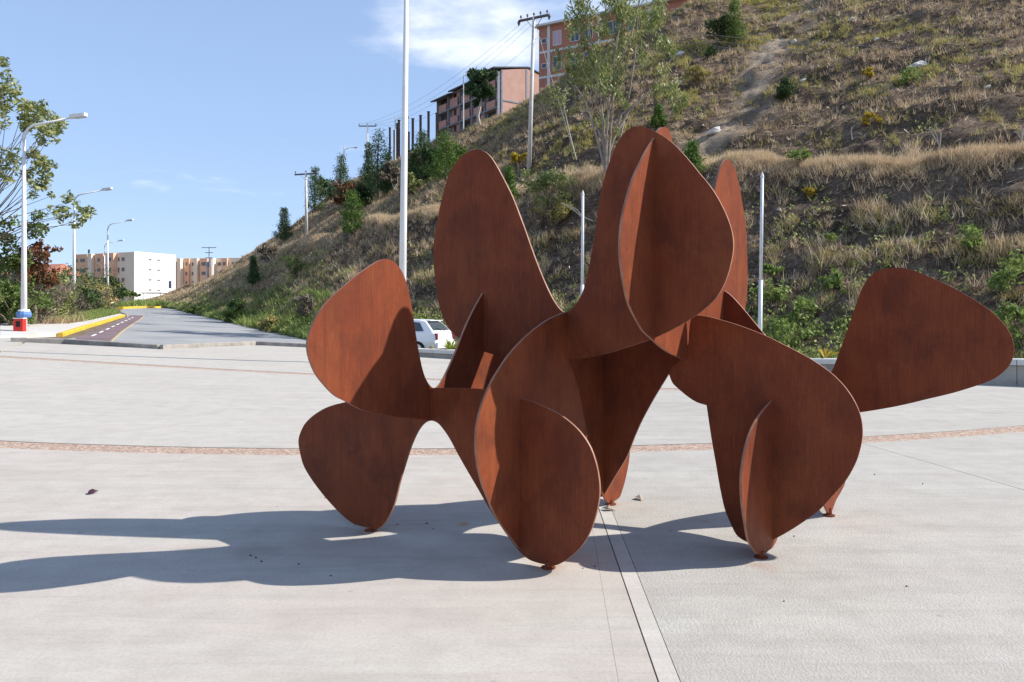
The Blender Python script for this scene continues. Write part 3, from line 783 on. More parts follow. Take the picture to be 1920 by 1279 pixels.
cell = np.linalg.norm(np.cross(HV[1:, :-1] - HV[:-1, :-1], HV[:-1, 1:] - HV[:-1, :-1]), axis=-1)
TC, KC = (TT[1:, 1:] + TT[:-1, :-1]) / 2, (KK[1:, 1:] + KK[:-1, :-1]) / 2
CEN = (HV[1:, 1:] + HV[:-1, :-1]) / 2
CU = 960 + F_PX * CEN[..., 0] / np.maximum(CEN[..., 1], 1); CV = HOR - F_PX * (CEN[..., 2] - EYE) / np.maximum(CEN[..., 1], 1)
INV = ((CU > -150) & (CU < 2150) & (CV > -140) & (CEN[..., 1] > 8)).astype(float)
KBC = crv(KB, TC)
nzmap = np.array([[nz3(CEN[i, j, 0] * .22, CEN[i, j, 1] * .22, 3.3) for j in range(CEN.shape[1])] for i in range(CEN.shape[0])])
nzfine = np.array([[nz3(CEN[i, j, 0] * .9, CEN[i, j, 1] * .9, 8.1, 2) for j in range(CEN.shape[1])] for i in range(CEN.shape[0])])
def scatter(density, count):
    w = (cell * density * INV * (1 - .97 * np.clip(tw[1:, 1:] * 1.3, 0, 1))).ravel()
    w = w / w.sum()
    idx = RNG.choice(w.size, size=count, p=w)
    i, j = np.unravel_index(idx, CEN.shape[:2])
    a, b = RNG.random(count)[:, None], RNG.random(count)[:, None]
    return HV[i, j] * (1 - a) * (1 - b) + HV[i + 1, j] * a * (1 - b) + HV[i, j + 1] * (1 - a) * b + HV[i + 1, j + 1] * a * b, i, j
def grass(name, dens, count, nb, h, w, m, lean=.5):
    C, i, j = scatter(dens, count)
    D = C[:, 1]
    hh = h * (.8 + .5 * np.clip(nzfine[i, j], -.6, .8)) if np.isscalar(h) else h[i, j]
    V, k = spray(C, nb, hh, np.repeat(w * (.6 + D / 60), nb), lean)
    base = np.clip(.5 + .35 * nzmap[i, j] + RNG.normal(0, .18, count), 0, 1)
    tint = np.clip(np.repeat(base, nb) + RNG.normal(0, .12, count * nb), 0, 1)
    return tag(soup(name, V, 3, m, None, tint), kind='stuff')
near = 1 / (1 + np.exp((TC - 7.2) * 2.0))                   # 1 on the right-hand slope, 0 on the far left one
lip = np.exp(-((KC - KBC - .020) / .024) ** 2) * (1 / (1 + np.exp((TC - 10.5) * 2)))
low = np.clip((.10 - KC) / .10, 0, 1)
upper = np.clip((KC - KBC - .05) / .1, 0, 1)
bank = np.clip((KBC - .02 - KC) / .05, 0, 1)
rows = .5 + .5 * np.sin(CEN[..., 2] * 3.6 + 1.2)
far_dist = 1 / (.3 + (CEN[..., 1] / 40) ** 1.2)
pat = np.clip(nzmap * 1.6 + .45, 0.03, 1.4) ** 1.6
pat2 = np.clip(.5 - nzmap * 1.4, .05, 1.3)
fine = np.clip(nzfine * 1.6 + .4, .02, 1.6)
grass('straw_grass', lip * 4.5 * (.5 + fine) + .55 * bank * fine * rows ** 4 * near + .12 * bank * fine * (KC > .05) + .14 * pat2 * upper + .5 * (1 - near) * pat2 * np.exp(-((KC - .45) / .2) ** 2), 52000, 11, .56, .013, M_straw, .5)
grass('olive_grass', upper * pat * fine * (.5 + .9 * np.clip((KC - .45) * 2, 0, 1)) * near + .95 * bank * fine * rows ** 2 * near + .2 * lip + .15 * (1 - near) * pat, 36000, 10, .42, .014, M_olive, .6)
grass('brown_grass', .95 * bank * (.45 + fine) + .30 * upper * pat2 + 1.0 * (1 - near) * (.4 + fine), 62000, 10, .38, .015, M_brown, .75)
grass('green_ground_cover', low ** 1.6 * (.15 + fine) * (.4 + pat) + .04 * bank * fine * pat + .10 * (1 - near) * np.exp(-(KC / .10) ** 2), 11000, 9, .36, .02, M_green, .8)
# small leafy weeds among the grass on the lower bank
C, i, j = scatter(low ** .8 * (.15 + fine) * pat + .12 * bank * fine * pat + .02 * upper * pat * near, 2600)
C2 = np.repeat(C, 14, 0) + RNG.normal(size=(len(C) * 14, 3)) * np.array([.16, .16, .13]) + np.array([0, 0, .22])
tag(soup('leafy_weeds', leaf_quads(C2, .13, .075, 0), 4, M_green, None, np.clip(np.repeat(RNG.uniform(.2, 1, len(C)), 14) + RNG.normal(0, .12, len(C2)), 0, 1)), kind='stuff')
# dry twigs and stalks lying about between the tufts
C, i, j = scatter((.5 + fine) * (1 - .5 * low), 90000)
d = RNG.normal(size=(len(C), 3)) * np.array([1, 1, .55]); d /= np.linalg.norm(d, axis=1, keepdims=True)
s_ = np.cross(d, unit(len(C))); s_ /= np.linalg.norm(s_, axis=1, keepdims=True)
ln = (RNG.uniform(.10, .42, len(C)) * (.7 + C[:, 1] / 90))[:, None]; wd = (RNG.uniform(.008, .022, len(C)) * (.6 + C[:, 1] / 60))[:, None]
C = C + np.array([0, 0, .07]) * RNG.uniform(0, 2, (len(C), 1))
V = np.stack([C - d * ln / 2 - s_ * wd, C - d * ln / 2 + s_ * wd, C + d * ln / 2], 1).reshape(-1, 3)
M_litter = tint_mat('dry_litter', [(0, (0.065, 0.046, 0.033)), (0.4, (0.195, 0.143, 0.104)), (0.75, (0.468, 0.364, 0.26)), (1, (0.78, 0.65, 0.494))], .9, .1)
tag(soup('dry_litter', V, 3, M_litter, None, RNG.uniform(0, 1, len(C))), kind='stuff')
# stones and clods lying on the slope
C, i, j = scatter(upper * (.3 + fine) * near + .25 * bank, 2600)
def clod(n, r):
    u = unit(n)
    return u
Vs, Fs, b = [], [], 0
for p in C:
    r = random.uniform(.03, .11) * (1 if random.random() < .9 else 1.8)
    pts = [(r * math.cos(a) * random.uniform(.7, 1.2), r * math.sin(a) * random.uniform(.7, 1.2), -.02) for a in (0, 1.57, 3.14, 4.71)]
    Vs += [tuple(p + np.array(q)) for q in pts] + [tuple(p + np.array((random.uniform(-.3, .3) * r, random.uniform(-.3, .3) * r, r * random.uniform(.5, .9))))]
    Fs += [(b, b + 1, b + 4), (b + 1, b + 2, b + 4), (b + 2, b + 3, b + 4), (b + 3, b, b + 4)]
    b += 5
me = bpy.data.meshes.new('stones'); me.from_pydata(Vs, [], Fs); me.update()
M_stone = noisy('stone', (.26, .21, .17), (.40, .35, .30), 3, .9, .2, .3)
tag(link('stones', me, M_stone), kind='stuff')

# ------------------------------------------------------------------ buildings on the crest
M_brickred = mat('red_brick', (.36, .12, .07), .9, .2)
def brick_shader(m, c1, c2, mortar, sc=1.0):
    t = NT(m)
    v = t.n('ShaderNodeTexCoord').outputs['Object']
    s = t.n('ShaderNodeSeparateXYZ', {'Vector': v})
    uv = t.n('ShaderNodeCombineXYZ', {'X': s.outputs[0], 'Y': s.outputs[2]})
    b = t.n('ShaderNodeTexBrick', {'Vector': uv.outputs[0], 'Color1': (*c1, 1), 'Color2': (*c2, 1), 'Mortar': (*mortar, 1), 'Scale': 1.0 * sc, 'Mortar Size': .018, 'Brick Width': .30, 'Row Height': .12})
    n1 = t.noise(t.coord((1, 1, 1)), .7, 5, .6)
    c = t.mix(t.rng(n1, .35, .75, 0, .45), b.outputs['Color'], tuple(x * .6 for x in c1))
    t.col(c); t.bump(b.outputs['Fac'], -.3, .02)
brick_shader(M_brickred, (.56, .17, .095), (.46, .14, .08), (.42, .30, .24))
M_brickpink = mat('pale_clay_block', (.50, .27, .20), .9, .2)
brick_shader(M_brickpink, (.58, .29, .22), (.52, .25, .19), (.44, .31, .26), .7)
M_frame = noisy('grey_frame', (.20, .21, .24), (.27, .28, .31), 2, .85, .2, .1)
M_render = noisy('painted_render', (.62, .60, .56), (.72, .70, .67), 1.2, .85, .2, .1)
M_roofdark = noisy('dark_roof', (.035, .035, .045), (.06, .06, .07), 2, .7, .3, .1)
M_dark = mat('dark_opening', (.02, .018, .016), .6, .3)
M_glass = mat('window_glass', (.06, .075, .09), .12, .6)
M_pinkcurtain = noisy('pink_curtain', (.62, .45, .48), (.50, .36, .42), 6, .9, .1, 0)
M_zinc = noisy('zinc_paint', (.50, .52, .54), (.62, .63, .64), 3, .5, .5, .05)
M_polewhite = noisy('white_pole_paint', (.66, .66, .66), (.74, .74, .74), 2, .5, .4, .05)
M_concpole = noisy('concrete_pole', (.52, .49, .45), (.63, .60, .56), 3, .8, .2, .1)
M_steelpost = noisy('rusty_post', (.075, .055, .055), (.13, .085, .075), 2, .8, .3, .1)
M_red = mat('red_paint', (.62, .03, .025), .45, .4)
M_bluep = mat('blue_paint', (.10, .20, .45), .5, .4)
M_insul = mat('insulator', (.10, .07, .06), .4, .5)
M_wire = mat('cable', (.22, .23, .25), .7, .2)
M_palewire = mat('pale_cable', (.36, .34, .32), .7, .2)

def frame_at(origin, along):
    """local frame of a facade: x along the wall to the right, y into the building, z up"""
    a = math.atan2(along[1], along[0])
    return a
def facade_box(mb, x0, x1, z0, z1, y0, y1): return mb.box(x0, y0, z0, x1, y1, z1)

def window(parent, x, z, w, h, y=0.0, frame=M_render, pane=M_glass, depth=.06, split=1):
    mb = MB(); t = .06
    mb.box(x - w / 2, y - depth, z, x + w / 2, y - .003, z + t); mb.box(x - w / 2, y - depth, z + h - t, x + w / 2, y - .003, z + h)
    mb.box(x - w / 2, y - depth + .002, z + t, x - w / 2 + t, y - .003, z + h - t); mb.box(x + w / 2 - t, y - depth + .002, z + t, x + w / 2, y - .003, z + h - t)
    for k in range(1, split):
        xx = x - w / 2 + w * k / split
        mb.box(xx - .025, y - depth + .004, z + t, xx + .025, y - .004, z + h - t)
    f = mb.build('window', frame, parent)
    MB().box(x - w / 2 + t, y - .03, z + t, x + w / 2 - t, y - .012, z + h - t).build('pane', pane, f)
    return f

# three-storey unfinished block: balconies in clay block, grey frame, gable end
Bc = Vector((-2.3, 125.0, 0)); zb = 31.2
along = Vector((10.9, -16.0, 0)).normalized()            # along its long side towards the corner
rz_b = math.atan2(along.y, along.x)
b2 = empty('unfinished_building', (Bc.x, Bc.y, zb), 'unfinished pink clay-block building with grey frame and dark mono-pitch roof on the hill crest', 'building', None, rz_b)
Ln, Wd, Ht = 19.4, 10.5, 8.7
MB().box(-Ln, .6, 0, -.0, Wd, Ht).build('wall', M_brickpink, b2)
mb = MB()
for k in range(6):
    x = -Ln + k * Ln / 5
    mb.box(x - .12, -.02, -1, x + .12, .58, Ht - .3)
for z in (2.75, 5.55, 8.1):
    mb.box(-Ln, -.05, z, 0, .57, z + .22)
mb.build('frame', M_frame, b2)
for st in range(3):
    for k in range(5):
        x = -Ln + (k + .5) * Ln / 5
        z = st * 2.8 + .22
        MB().box(x - 1.28, .0, z, x + 1.28, .12, z + (1.15 if (k + st) % 3 else 1.45)).build('parapet', M_brickpink, b2)
        w = .85 if k % 2 else 1.5
        MB().box(x - w, .56, z + 1.2, x + w * .4, .615, z + 2.45).build('opening', M_dark, b2)
        if k % 2: MB().box(x + .5, .3, z + 1.0, x + 1.2, .5, z + 2.5).build('pier', M_brickpink, b2)
# end wall: two bays, frame lines, gable
mb = MB()
mb.prism([(.6, 0), (Wd, 0), (Wd, Ht - .2), (Wd * .55, Ht + 1.1), (.6, Ht)], 0, .2, Matrix(((0, 0, 1, 0.005), (1, 0, 0, 0), (0, 1, 0, 0), (0, 0, 0, 1))))
mb.build('end_wall', M_brickpink, b2)
mb = MB()
for y, tz in ((.75, Ht), (Wd * .52, Ht + .95), (Wd - .15, Ht - .2)): mb.box(.206, y - .14, -1, .26, y + .14, tz)
mb.box(.206, .9, 3.9, .30, Wd * .5, 4.1)
mb.build('end_frame', M_frame, b2)
mb = MB()
for x0, x1, dz in ((-Ln - .8, -Ln * .72, -.75), (-Ln * .72, -Ln * .36, -.35), (-Ln * .36, .35, .15)):
    mb.prism([(-.9, Ht - .15 + dz), (Wd * .55, Ht + 1.15 + dz * .2), (Wd + .5, Ht - .1), (Wd + .5, Ht + .08), (Wd * .55, Ht + 1.35 + dz * .2), (-.9, Ht + .08 + dz)], x0, x1 - .01, Matrix(((0, 0, 1, 0), (1, 0, 0, 0), (0, 1, 0, 0), (0, 0, 0, 1))))
mb.build('roof', M_roofdark, b2)

# red brick block at the crest behind the eucalyptus
b3 = empty('brick_apartment_block', (2.85, 84.5, 21.5), 'red brick apartment block with white bands and flat pale roof behind the eucalyptus', 'building', None, math.atan2(-.49, .87))
L3, H3 = 27.0, 10.4
MB().box(0, 0, -2, L3, 9, H3).build('wall', M_brickred, b3)
MB().box(-.35, -.45, H3, L3 + .3, 9.3, H3 + .22).build('roof', M_render, b3)
mb = MB()
for z in (2.35, 4.95, 7.6): mb.box(.0, -.035, z, L3, -.002, z + .24)
for x in (1.15, 6.9, 12.2, 13.5, 19, 24.5): mb.box(x - .16, -.05, -2, x + .16, -.001, H3 - .02)
mb.build('band', M_render, b3)
for st in range(4):
    z = -.2 + st * 2.62
    window(b3, .62, z + .95, .62, .55, 0.0, M_render, M_glass)
    window(b3, 2.15, z + .5, 1.0, 1.55, 0.0, M_render, M_pinkcurtain if st == 3 else M_glass, split=2)
    for x, w in ((4.2, 1.0), (5.7, 1.0), (8.4, 1.6), (10.6, 1.2), (15.4, 1.4), (17.4, 1.2), (21, 1.4), (23, 1.2)):
        window(b3, x, z + .6, w, 1.35, 0.0, M_render, M_glass, split=2)
    MB().box(12.36, -.03, z + .3, 13.34, -.003, z + 2.2).build('grille_panel', M_frame, b3)

# ------------------------------------------------------------------ far apartment blocks
M_whitewall = noisy('white_render', (.72, .72, .71), (.80, .80, .79), .3, .85, .25, 0)
M_peach = noisy('peach_render', (.76, .44, .28), (.80, .49, .33), .3, .85, .2, 0)
M_cream = noisy('cream_render', (.78, .63, .48), (.82, .70, .56), .3, .85, .2, 0)
M_shutter = mat('grey_window', (.16, .15, .15), .4, .4)
def apartment(origin, ang, L, Wd, Hh, label, bays, endwins, flip=False):
    b = empty('apartment_building', origin, label, 'building', None, ang)
    MB().box(0, 0, -3, L, Wd, Hh).build('wall', M_cream, b)
    MB().box(.0, -.0, Hh + .003, L, Wd, Hh + .35).build('parapet', M_cream, b)
    for x0, x1, d, m in bays:
        MB().box(x0, -d, -3, x1, -.01, Hh + .2).build('bay', m, b)
    return b
# left block: white gable end in the sun, long peach side in shade
A1p = Vector((-104.0, 220.0, 3.6))
side_dir = Vector((20.0, -9.0, 0)).normalized()
L1_, W1_, H1_ = 24.5, 14.2, 14.9
a1o = A1p - side_dir * L1_
ang1 = math.atan2(side_dir.y, side_dir.x)
ap1 = apartment(a1o, ang1, L1_, W1_, H1_, 'five storey cream and peach apartment block with a plain white gable end', [(1.4, 3.6, .5, M_peach), (3.9, 7.2, 1.0, M_peach), (8.0, 9.6, 1.5, M_cream), (9.9, 13.2, .6, M_peach), (15.0, 18.0, 1.2, M_peach)], True)
MB().box(L1_ + .01, -.05, -3, L1_ + .22, W1_ + .05, H1_ + .5).build('gable_wall', M_whitewall, ap1)
for st in range(5):
    z = .6 + st * 2.85
    for x, y, w in ((2.5, -.5, 1.1), (5.5, -1.0, 2.2), (11.5, -.6, 1.3), (16.5, -1.2, 1.6), (18.7, 0, .8), (20.4, 0, 1.3), (14.1, 0, .9)):
        window(ap1, x, z + .8, w, 1.15, y, M_cream, M_shutter)
    for y in (5.2, 8.2):
        f = MB().box(L1_ + .225, y - .55, z + 1.25, L1_ + .30, y + .55, z + 1.75).build('window', M_cream, ap1)
        MB().box(L1_ + .302, y - .48, z + 1.31, L1_ + .32, y + .48, z + 1.69).build('pane', M_shutter, f)
MB().tube([(8.8, -1.6, H1_ + .3), (8.8, -1.6, H1_ + 1.4)], .25, 8).build('water_tank', M_roofdark, ap1)
# right block, further away
ap2o = Vector((-113.0, 262.0, 3.6))
ap2 = apartment(ap2o, rad(-8), 27.0, 12, 16.0, 'peach and cream apartment block with stepped facade partly hidden by the hill', [(2.2, 3.8, .9, M_peach), (5.0, 6.2, 2.6, M_cream), (6.3, 8.2, .8, M_peach), (10.2, 11.4, 1.6, M_cream), (12.2, 14.6, 1.0, M_peach), (16.0, 17.2, 2.2, M_cream), (19.4, 21.4, .9, M_peach)], True)
for st in range(5):
    z = .8 + st * 3.05
    for x, y, w in ((1.0, 0, 1.2), (3.0, -.9, 1.3), (7.3, -.8, .8), (9.2, 0, 1.1), (13.4, -1.0, 1.7), (15.3, 0, .8), (18.3, 0, 1.4), (20.4, -.9, 1.2), (23.2, 0, 1.5), (25.6, 0, 1.3)):
        window(ap2, x, z + .8, w, 1.25, y, M_cream, M_shutter)
# red-roofed houses beyond the trees on the left
M_tile = noisy('clay_roof', (.36, .15, .10), (.46, .21, .15), 2, .9, .2, .2)
for k, (u, y, w, d, zt) in enumerate(((78, 150, 11, 8, 11.0), (118, 175, 9, 8, 10.2), (150, 135, 8, 7, 6.2), (40, 165, 12, 8, 9.0))):
    p = ray(u, 590, y)
    h = empty('house', (p.x, p.y, 3.3), ['low house with clay roof furthest up between the red-leaved trees', 'small house with clay roof close to the left edge of the peach block', 'clay-roofed house low in front of the peach block', 'wide clay-roofed house behind the tall street lamp'][k], 'house', 'clay-roofed houses on the left', random.uniform(-.4, .4))
    hh = zt - 3.3 - 2
    MB().box(-w / 2, -d / 2, -3, w / 2, d / 2, hh).build('wall', M_cream, h)
    MB().prism([(-d / 2 - .5, hh - .1), (d / 2 + .5, hh - .1), (0, hh + 2)], -w / 2 - .4, w / 2 + .4, Matrix(((0, 0, 1, 0), (1, 0, 0, 0), (0, 1, 0, 0), (0, 0, 0, 1)))).build('roof', M_tile, h)
    window(h, -w / 4, hh - 1.9, 1.2, 1.2, -d / 2, M_render, M_shutter); window(h, w / 4, hh - 1.9, 1.2, 1.2, -d / 2, M_render, M_shutter)
# gate hut with canopy, water tank
p = ray(322, 572, 150)
hut = empty('gate_hut', (p.x, p.y, gz(p.x, p.y)), 'small white gate hut with a dark window at the end of the road', 'hut')
MB().box(-.9, -.9, -.2, .9, .9, 2.0).build('wall', M_whitewall, hut); MB().box(-1.1, -1.1, 2.0, 1.1, 1.1, 2.15).build('roof', M_render, hut)
window(hut, -.25, .8, .8, .8, -.9, M_render, M_shutter)
cn = empty('canopy', (p.x - 3.3, p.y, gz(p.x, p.y)), 'thin dark entrance canopy on posts beside the gate hut', 'canopy')
MB().box(-1.9, -1.3, 2.1, 1.9, 1.3, 2.25).build('roof', M_roofdark, cn)
for x in (-1.6, 1.6): MB().box(x - .06, -1.1, -.2, x + .06, -1.0, 2.1).build('post', M_frame, cn)
p = ray(351, 577, 140)
MBt = MB().tube([(0, 0, -.2), (0, 0, 1.5), (0, 0, 1.7), (0, 0, 1.78)], [1.0, 1.0, .75, .3], 16)
tk = empty('water_tank', (p.x, p.y, gz(p.x, p.y)), 'pale cylindrical water tank beside the road near the gate hut', 'tank')
MBt.build('tank_body', M_zinc, tk)
MB().tube([(0, 0, 1.78), (0, 0, 1.9)], [.25, .2], 10).build('lid', M_frame, tk)
p = ray(319, 565, 155)
an = empty('antenna_mast', (p.x, p.y, gz(p.x, p.y)), 'thin mast with a small box rising behind the gate hut', 'mast')
MB().tube([(0, 0, 0), (0, 0, 7.4)], [.07, .03], 6).build('mast', M_frame, an); MB().box(-.25, -.15, 3.2, .25, .15, 4.6).build('box', M_frame, an)

# far wooded hills on the horizon; bluish haze is mixed into their base colour
M_hazehill = noisy('far_hills_haze_tint', (.16, .22, .27), (.20, .26, .32), .004, .95, .05, 0)
vs, fs = [], []
xs = np.linspace(-2400, 700, 90)
for i, x in enumerate(xs):
    h = 70 + 45 * nz3(x * .0035, 2.2, 1) + 34 * nz3(x * .012, 7.7, 2) + 40 * math.exp(-((x + 1020) / 190) ** 2)
    for j, (dy, f) in enumerate(((0, 0), (120, .55), (300, 1.0), (520, .7), (900, 0))):
        vs.append((x, 1450 + dy + 60 * nz3(x * .01, j), max(0, h) * f - 4))
for i in range(len(xs) - 1):
    for j in range(4):
        fs.append((i * 5 + j, (i + 1) * 5 + j, (i + 1) * 5 + j + 1, i * 5 + j + 1))
me = bpy.data.meshes.new('distant_hills'); me.from_pydata(vs, [], fs); me.update(); me.shade_smooth()
tag(link('distant_hills', me, M_hazehill), kind='structure')

# ------------------------------------------------------------------ lamps and poles
def street_lamp(loc, h, label, arm=2.05, az=0.0, r=.13, group='street lamps along the road'):
    o = empty('street_lamp', loc, label, 'street lamp', group, az)
    MB().tube([(0, 0, -.2), (0, 0, h * .5), (0, 0, h - .7)], [r, r * .72, r * .45], 12).build('pole', M_polewhite, o, smooth=True)
    pts = [(0, 0, h - .7)] + [(.55 * (1 - math.cos(a)), 0, h - .7 + .62 * math.sin(a)) for a in (.4, .8, 1.2, 1.5)] + [(arm, 0, h + .22)]
    MB().tube(pts, [r * .45, r * .42, r * .4, r * .38, r * .36, r * .26], 8).build('arm', M_polewhite, o, smooth=True)
    mb = MB()
    M = Matrix.Translation((arm, 0, h + .22)) @ Matrix.Rotation(-.12, 4, 'Y')
    mb.prism([(-.08, -.09), (.15, -.15), (.58, -.13), (.64, -.05), (.64, .05), (.58, .13), (.15, .15), (-.08, .09)], -.03, .11, M)
    hd = mb.build('lamp_head', M_polewhite, o)
    MB().prism([(.14, -.11), (.55, -.10), (.55, .10), (.14, .11)], -.055, -.031, M).build('lens', M_zinc, hd)
    return o
def at_depth(u, y):
    x = (u - 960) / F_PX * y
    return Vector((x, y, gz(x, y)))
l1 = at_depth(45, 34)
street_lamp(l1, 8.95, 'tall white street lamp with a red bin at its foot, nearest on the left')
street_lamp(at_depth(139, 56), 8.6, 'white street lamp standing in the grass verge behind the yellow kerb')
street_lamp(at_depth(202, 84), 8.9, 'white street lamp in front of the peach apartment block beside the dark round tree')
street_lamp(at_depth(196, 112), 8.6, 'smaller white street lamp furthest away, partly hidden behind another lamp')
# things around the foot of the first lamp
bn = empty('litter_bin', (l1.x + .02, l1.y - .33, l1.z), 'red litter bin with a dark opening at the foot of the street lamp', 'bin')
MB().prism([(-.2, -.12), (.2, -.12), (.2, .12), (-.2, .12)], 0, .62).build('body', M_red, bn)
MB().prism([(-.09, -.13), (.09, -.13), (.09, -.121), (-.09, -.121)], .28, .52).build('opening', M_dark, bn)
MB().prism([(-.22, -.14), (.22, -.14), (.22, .14), (-.22, .14)], .621, .66).build('lid', M_white, bn)
bw = empty('pole_wrap', (l1.x, l1.y, l1.z), 'blue and white wrapping tied round the lamp pole above the red bin', 'wrapping')
MB().tube([(0, 0, .68), (0, 0, .80), (0, 0, .92)], [.26, .30, .26], 12).build('blue_band', M_bluep, bw)
MB().tube([(0, 0, .93), (0, 0, 1.02)], [.24, .20], 12).build('white_band', M_white, bw)
# tall pole behind the sculpture
o = empty('tall_pole', (-3.48, 25.2, 0), 'tall white pole rising out of the picture behind the lowest left steel lobe', 'pole', None)
o.rotation_euler = (0, rad(.75), 0)
MB().tube([(0, 0, -.1), (0, 0, 6), (0, 0, 14.5)], [.125, .105, .055], 14).build('shaft', M_polewhite, o, smooth=True)
MB().box(-.22, -.22, -.02, .22, .22, .03).build('base_plate', M_zinc, o)
# two slim pointed poles near the wall
for u, y, top, lab in ((1424, 22.6, 5.67, 'slim grey pole with pointed tip standing right of the sculpture against the slope'), (1091, 26.2, 5.7, 'slim grey pole with pointed tip seen in the gap left of the tallest steel lobe')):
    x = (u - 960) / F_PX * y
    o = empty('flag_pole', (x, y, gz(x, y)), lab, 'pole', 'pointed poles behind the wall')
    o.rotation_euler = (0, rad(.8 if u > 1300 else .3), 0)
    MB().tube([(0, 0, -.2), (0, 0, 2.6)], [.062, .060], 10).build('lower_tube', M_zinc, o, smooth=True)
    MB().tube([(0, 0, 2.6), (0, 0, top - .18)], [.050, .046], 10).build('upper_tube', M_zinc, o, smooth=True)
    MB().tube([(0, 0, top - .18), (0, 0, top - .15), (0, 0, top)], [.046, .056, .006], 10).build('tip', M_zinc, o)

def utility_pole(base, h, r, arm_w, az, label, m, braces=True, lean=0.0, group='utility poles on the hill', ins=3):
    o = empty('utility_pole', base, label, 'utility pole', group, az)
    o.rotation_euler = (0, lean, az)
    MB().tube([(0, 0, -.6), (0, 0, h)], [r, r * .62], 10).build('pole', m, o, smooth=True)
    MB().box(-arm_w / 2, -.06, h - .1, arm_w / 2, .06, h + .03).build('crossarm', M_insul, o)
    for k in range(ins):
        x = -arm_w / 2 + .08 + (arm_w - .16) * k / (ins - 1)
        MB().tube([(x, 0, h + .03), (x, 0, h + .12), (x, 0, h + .16), (x, 0, h + .26), (x, 0, h + .30)], [.02, .02, .07, .06, .02], 8).build('insulator', M_insul, o)
    if braces:
        for s in (-1, 1):
            MB().tube([(s * arm_w * .26, .07, h - .08), (0, r * .7, h - .75)], .025, 5).build('brace', M_palewire if m is M_concpole else M_insul, o)
    return o
pb = hill_at(992, 316); 
hA = (316 - 33) / F_PX * pb.y
poleA = utility_pole(pb, hA, .15, 2.1, rad(-35), 'pale utility pole with crossarm and insulators standing on the hill terrace', M_concpole, True, rad(2.2), ins=5)
topA = pb + Vector((math.sin(rad(2.2)) * hA, 0, hA))
for s in (-1, 1):
    q = Matrix.Rotation(rad(-35), 3, 'Z') @ Vector((s * 1.12, 0, -.22))
    o = MB().tube([(q.x, q.y, hA + .05), (q.x, q.y, hA - .12), (q.x, q.y, hA - .34)], [.02, .10, .03], 8).build('insulator', M_insul, poleA)
    o.matrix_parent_inverse = Matrix.Rotation(-rad(-35), 4, 'Z')
pb2 = hill_at(571, 436); hB = (436 - 318) / F_PX * pb2.y
poleB = utility_pole(pb2, hB, .16, 2.4, rad(-15), 'pale utility pole with a plain crossarm on the lower left end of the hill', M_concpole, True, rad(-.6))
pC = ray(689, 300, 104); pC.z = ray(689, 320, 104).z
hC = ray(689, 236, 104).z - pC.z
poleC = utility_pole(pC, hC, .13, 2.3, 0.0, 'utility pole with a wide crossarm above the tall pine on the crest', M_concpole, False, 0)
pD = ray(392, 560, 185); pD.z = 3.3; hD = ray(392, 463, 185).z - pD.z
o = empty('lattice_pole', pD, 'twin-legged power pole with transformer in front of the far peach block', 'utility pole')
for x in (-.75, .75): MB().tube([(x, 0, -.3), (x * .7, 0, hD - 2.8)], [.22, .16], 8).build('leg', M_concpole, o)
MB().tube([(0, 0, hD - 4.5), (0, 0, hD)], [.12, .08], 6).build('mast', M_frame, o)
MB().box(-1.7, -.07, hD - .25, 1.7, .07, hD - .1).build('crossarm', M_frame, o); MB().box(-.9, -.07, hD - 1.4, .9, .07, hD - 1.25).build('crossarm', M_frame, o)
MB().box(-.8, -.07, hD - 2.6, .8, .07, hD - 2.45).build('crossarm', M_frame, o)
MB().box(-.35, -.5, hD - 4.6, .35, -.1, hD - 3.5).build('transformer', M_frame, o)
for z in (2.4, 4.4, 6.4): MB().box(-.6, -.06, z, .6, .06, z + .12).build('brace', M_concpole, o)
def crest_lamp(u, vt, vb, y, label):
    b_ = ray(u, vb, y); h = (vb - vt) / F_PX * y
    o = empty('crest_lamp', b_, label, 'street lamp', 'small lamps on the crest')
    MB().tube([(0, 0, -1.5), (0, 0, h)], [.09, .06], 8).build('pole', M_zinc, o)
    MB().tube([(0, 0, h - .35), (.6, 0, h - .1), (1.3, 0, h - .05)], [.045, .04, .03], 6).build('arm', M_zinc, o)
    MB().box(1.25, -.12, h - .13, 1.75, .12, h + .02).build('lamp_head', M_polewhite, o)
crest_lamp(645, 276, 320, 104, 'small lamp on the crest between the dark pines and the wide crossarm')
crest_lamp(741, 219, 300, 98, 'small lamp among the steel posts on the crest')
crest_lamp(869, 138, 246, 110, 'small lamp in front of the unfinished building beside the round pine')
ORD = ('leftmost', 'second', 'third', 'fourth', 'fifth', 'sixth', 'seventh', 'eighth', 'ninth', 'tenth', 'last')
for k, (u, vt, vb, w) in enumerate(((731, 240, 305, 4), (739, 245, 305, 3), (744.5, 232, 305, 4), (748, 226, 305, 5), (763, 222, 292, 5), (767, 248, 292, 3), (774, 223, 290, 5), (788.5, 217, 285, 5), (795, 252, 280, 3), (803.5, 210, 272, 5), (819, 213, 262, 5))):
    y = 138 - .05 * (u - 731)
    b_ = ray(u, vb, y); h = (vb - vt) / F_PX * y
    r = w / F_PX * y / 2 * .85
    o = empty('steel_post', b_, ORD[k] + (' dark steel post of the unbuilt frame on the crest, counted from the left' if 0 < k < 10 else ' dark steel post of the unbuilt frame' + (', touching the unfinished building' if k else ' on the crest')), 'post', 'steel posts of an unbuilt frame')
    MB().box(-r, -r, -2.5, r, r, h).build('shaft', M_steelpost, o)
    MB().box(-r * 1.4, -r * 1.4, h, r * 1.4, r * 1.4, h + .06).build('cap_plate', M_steelpost, o)
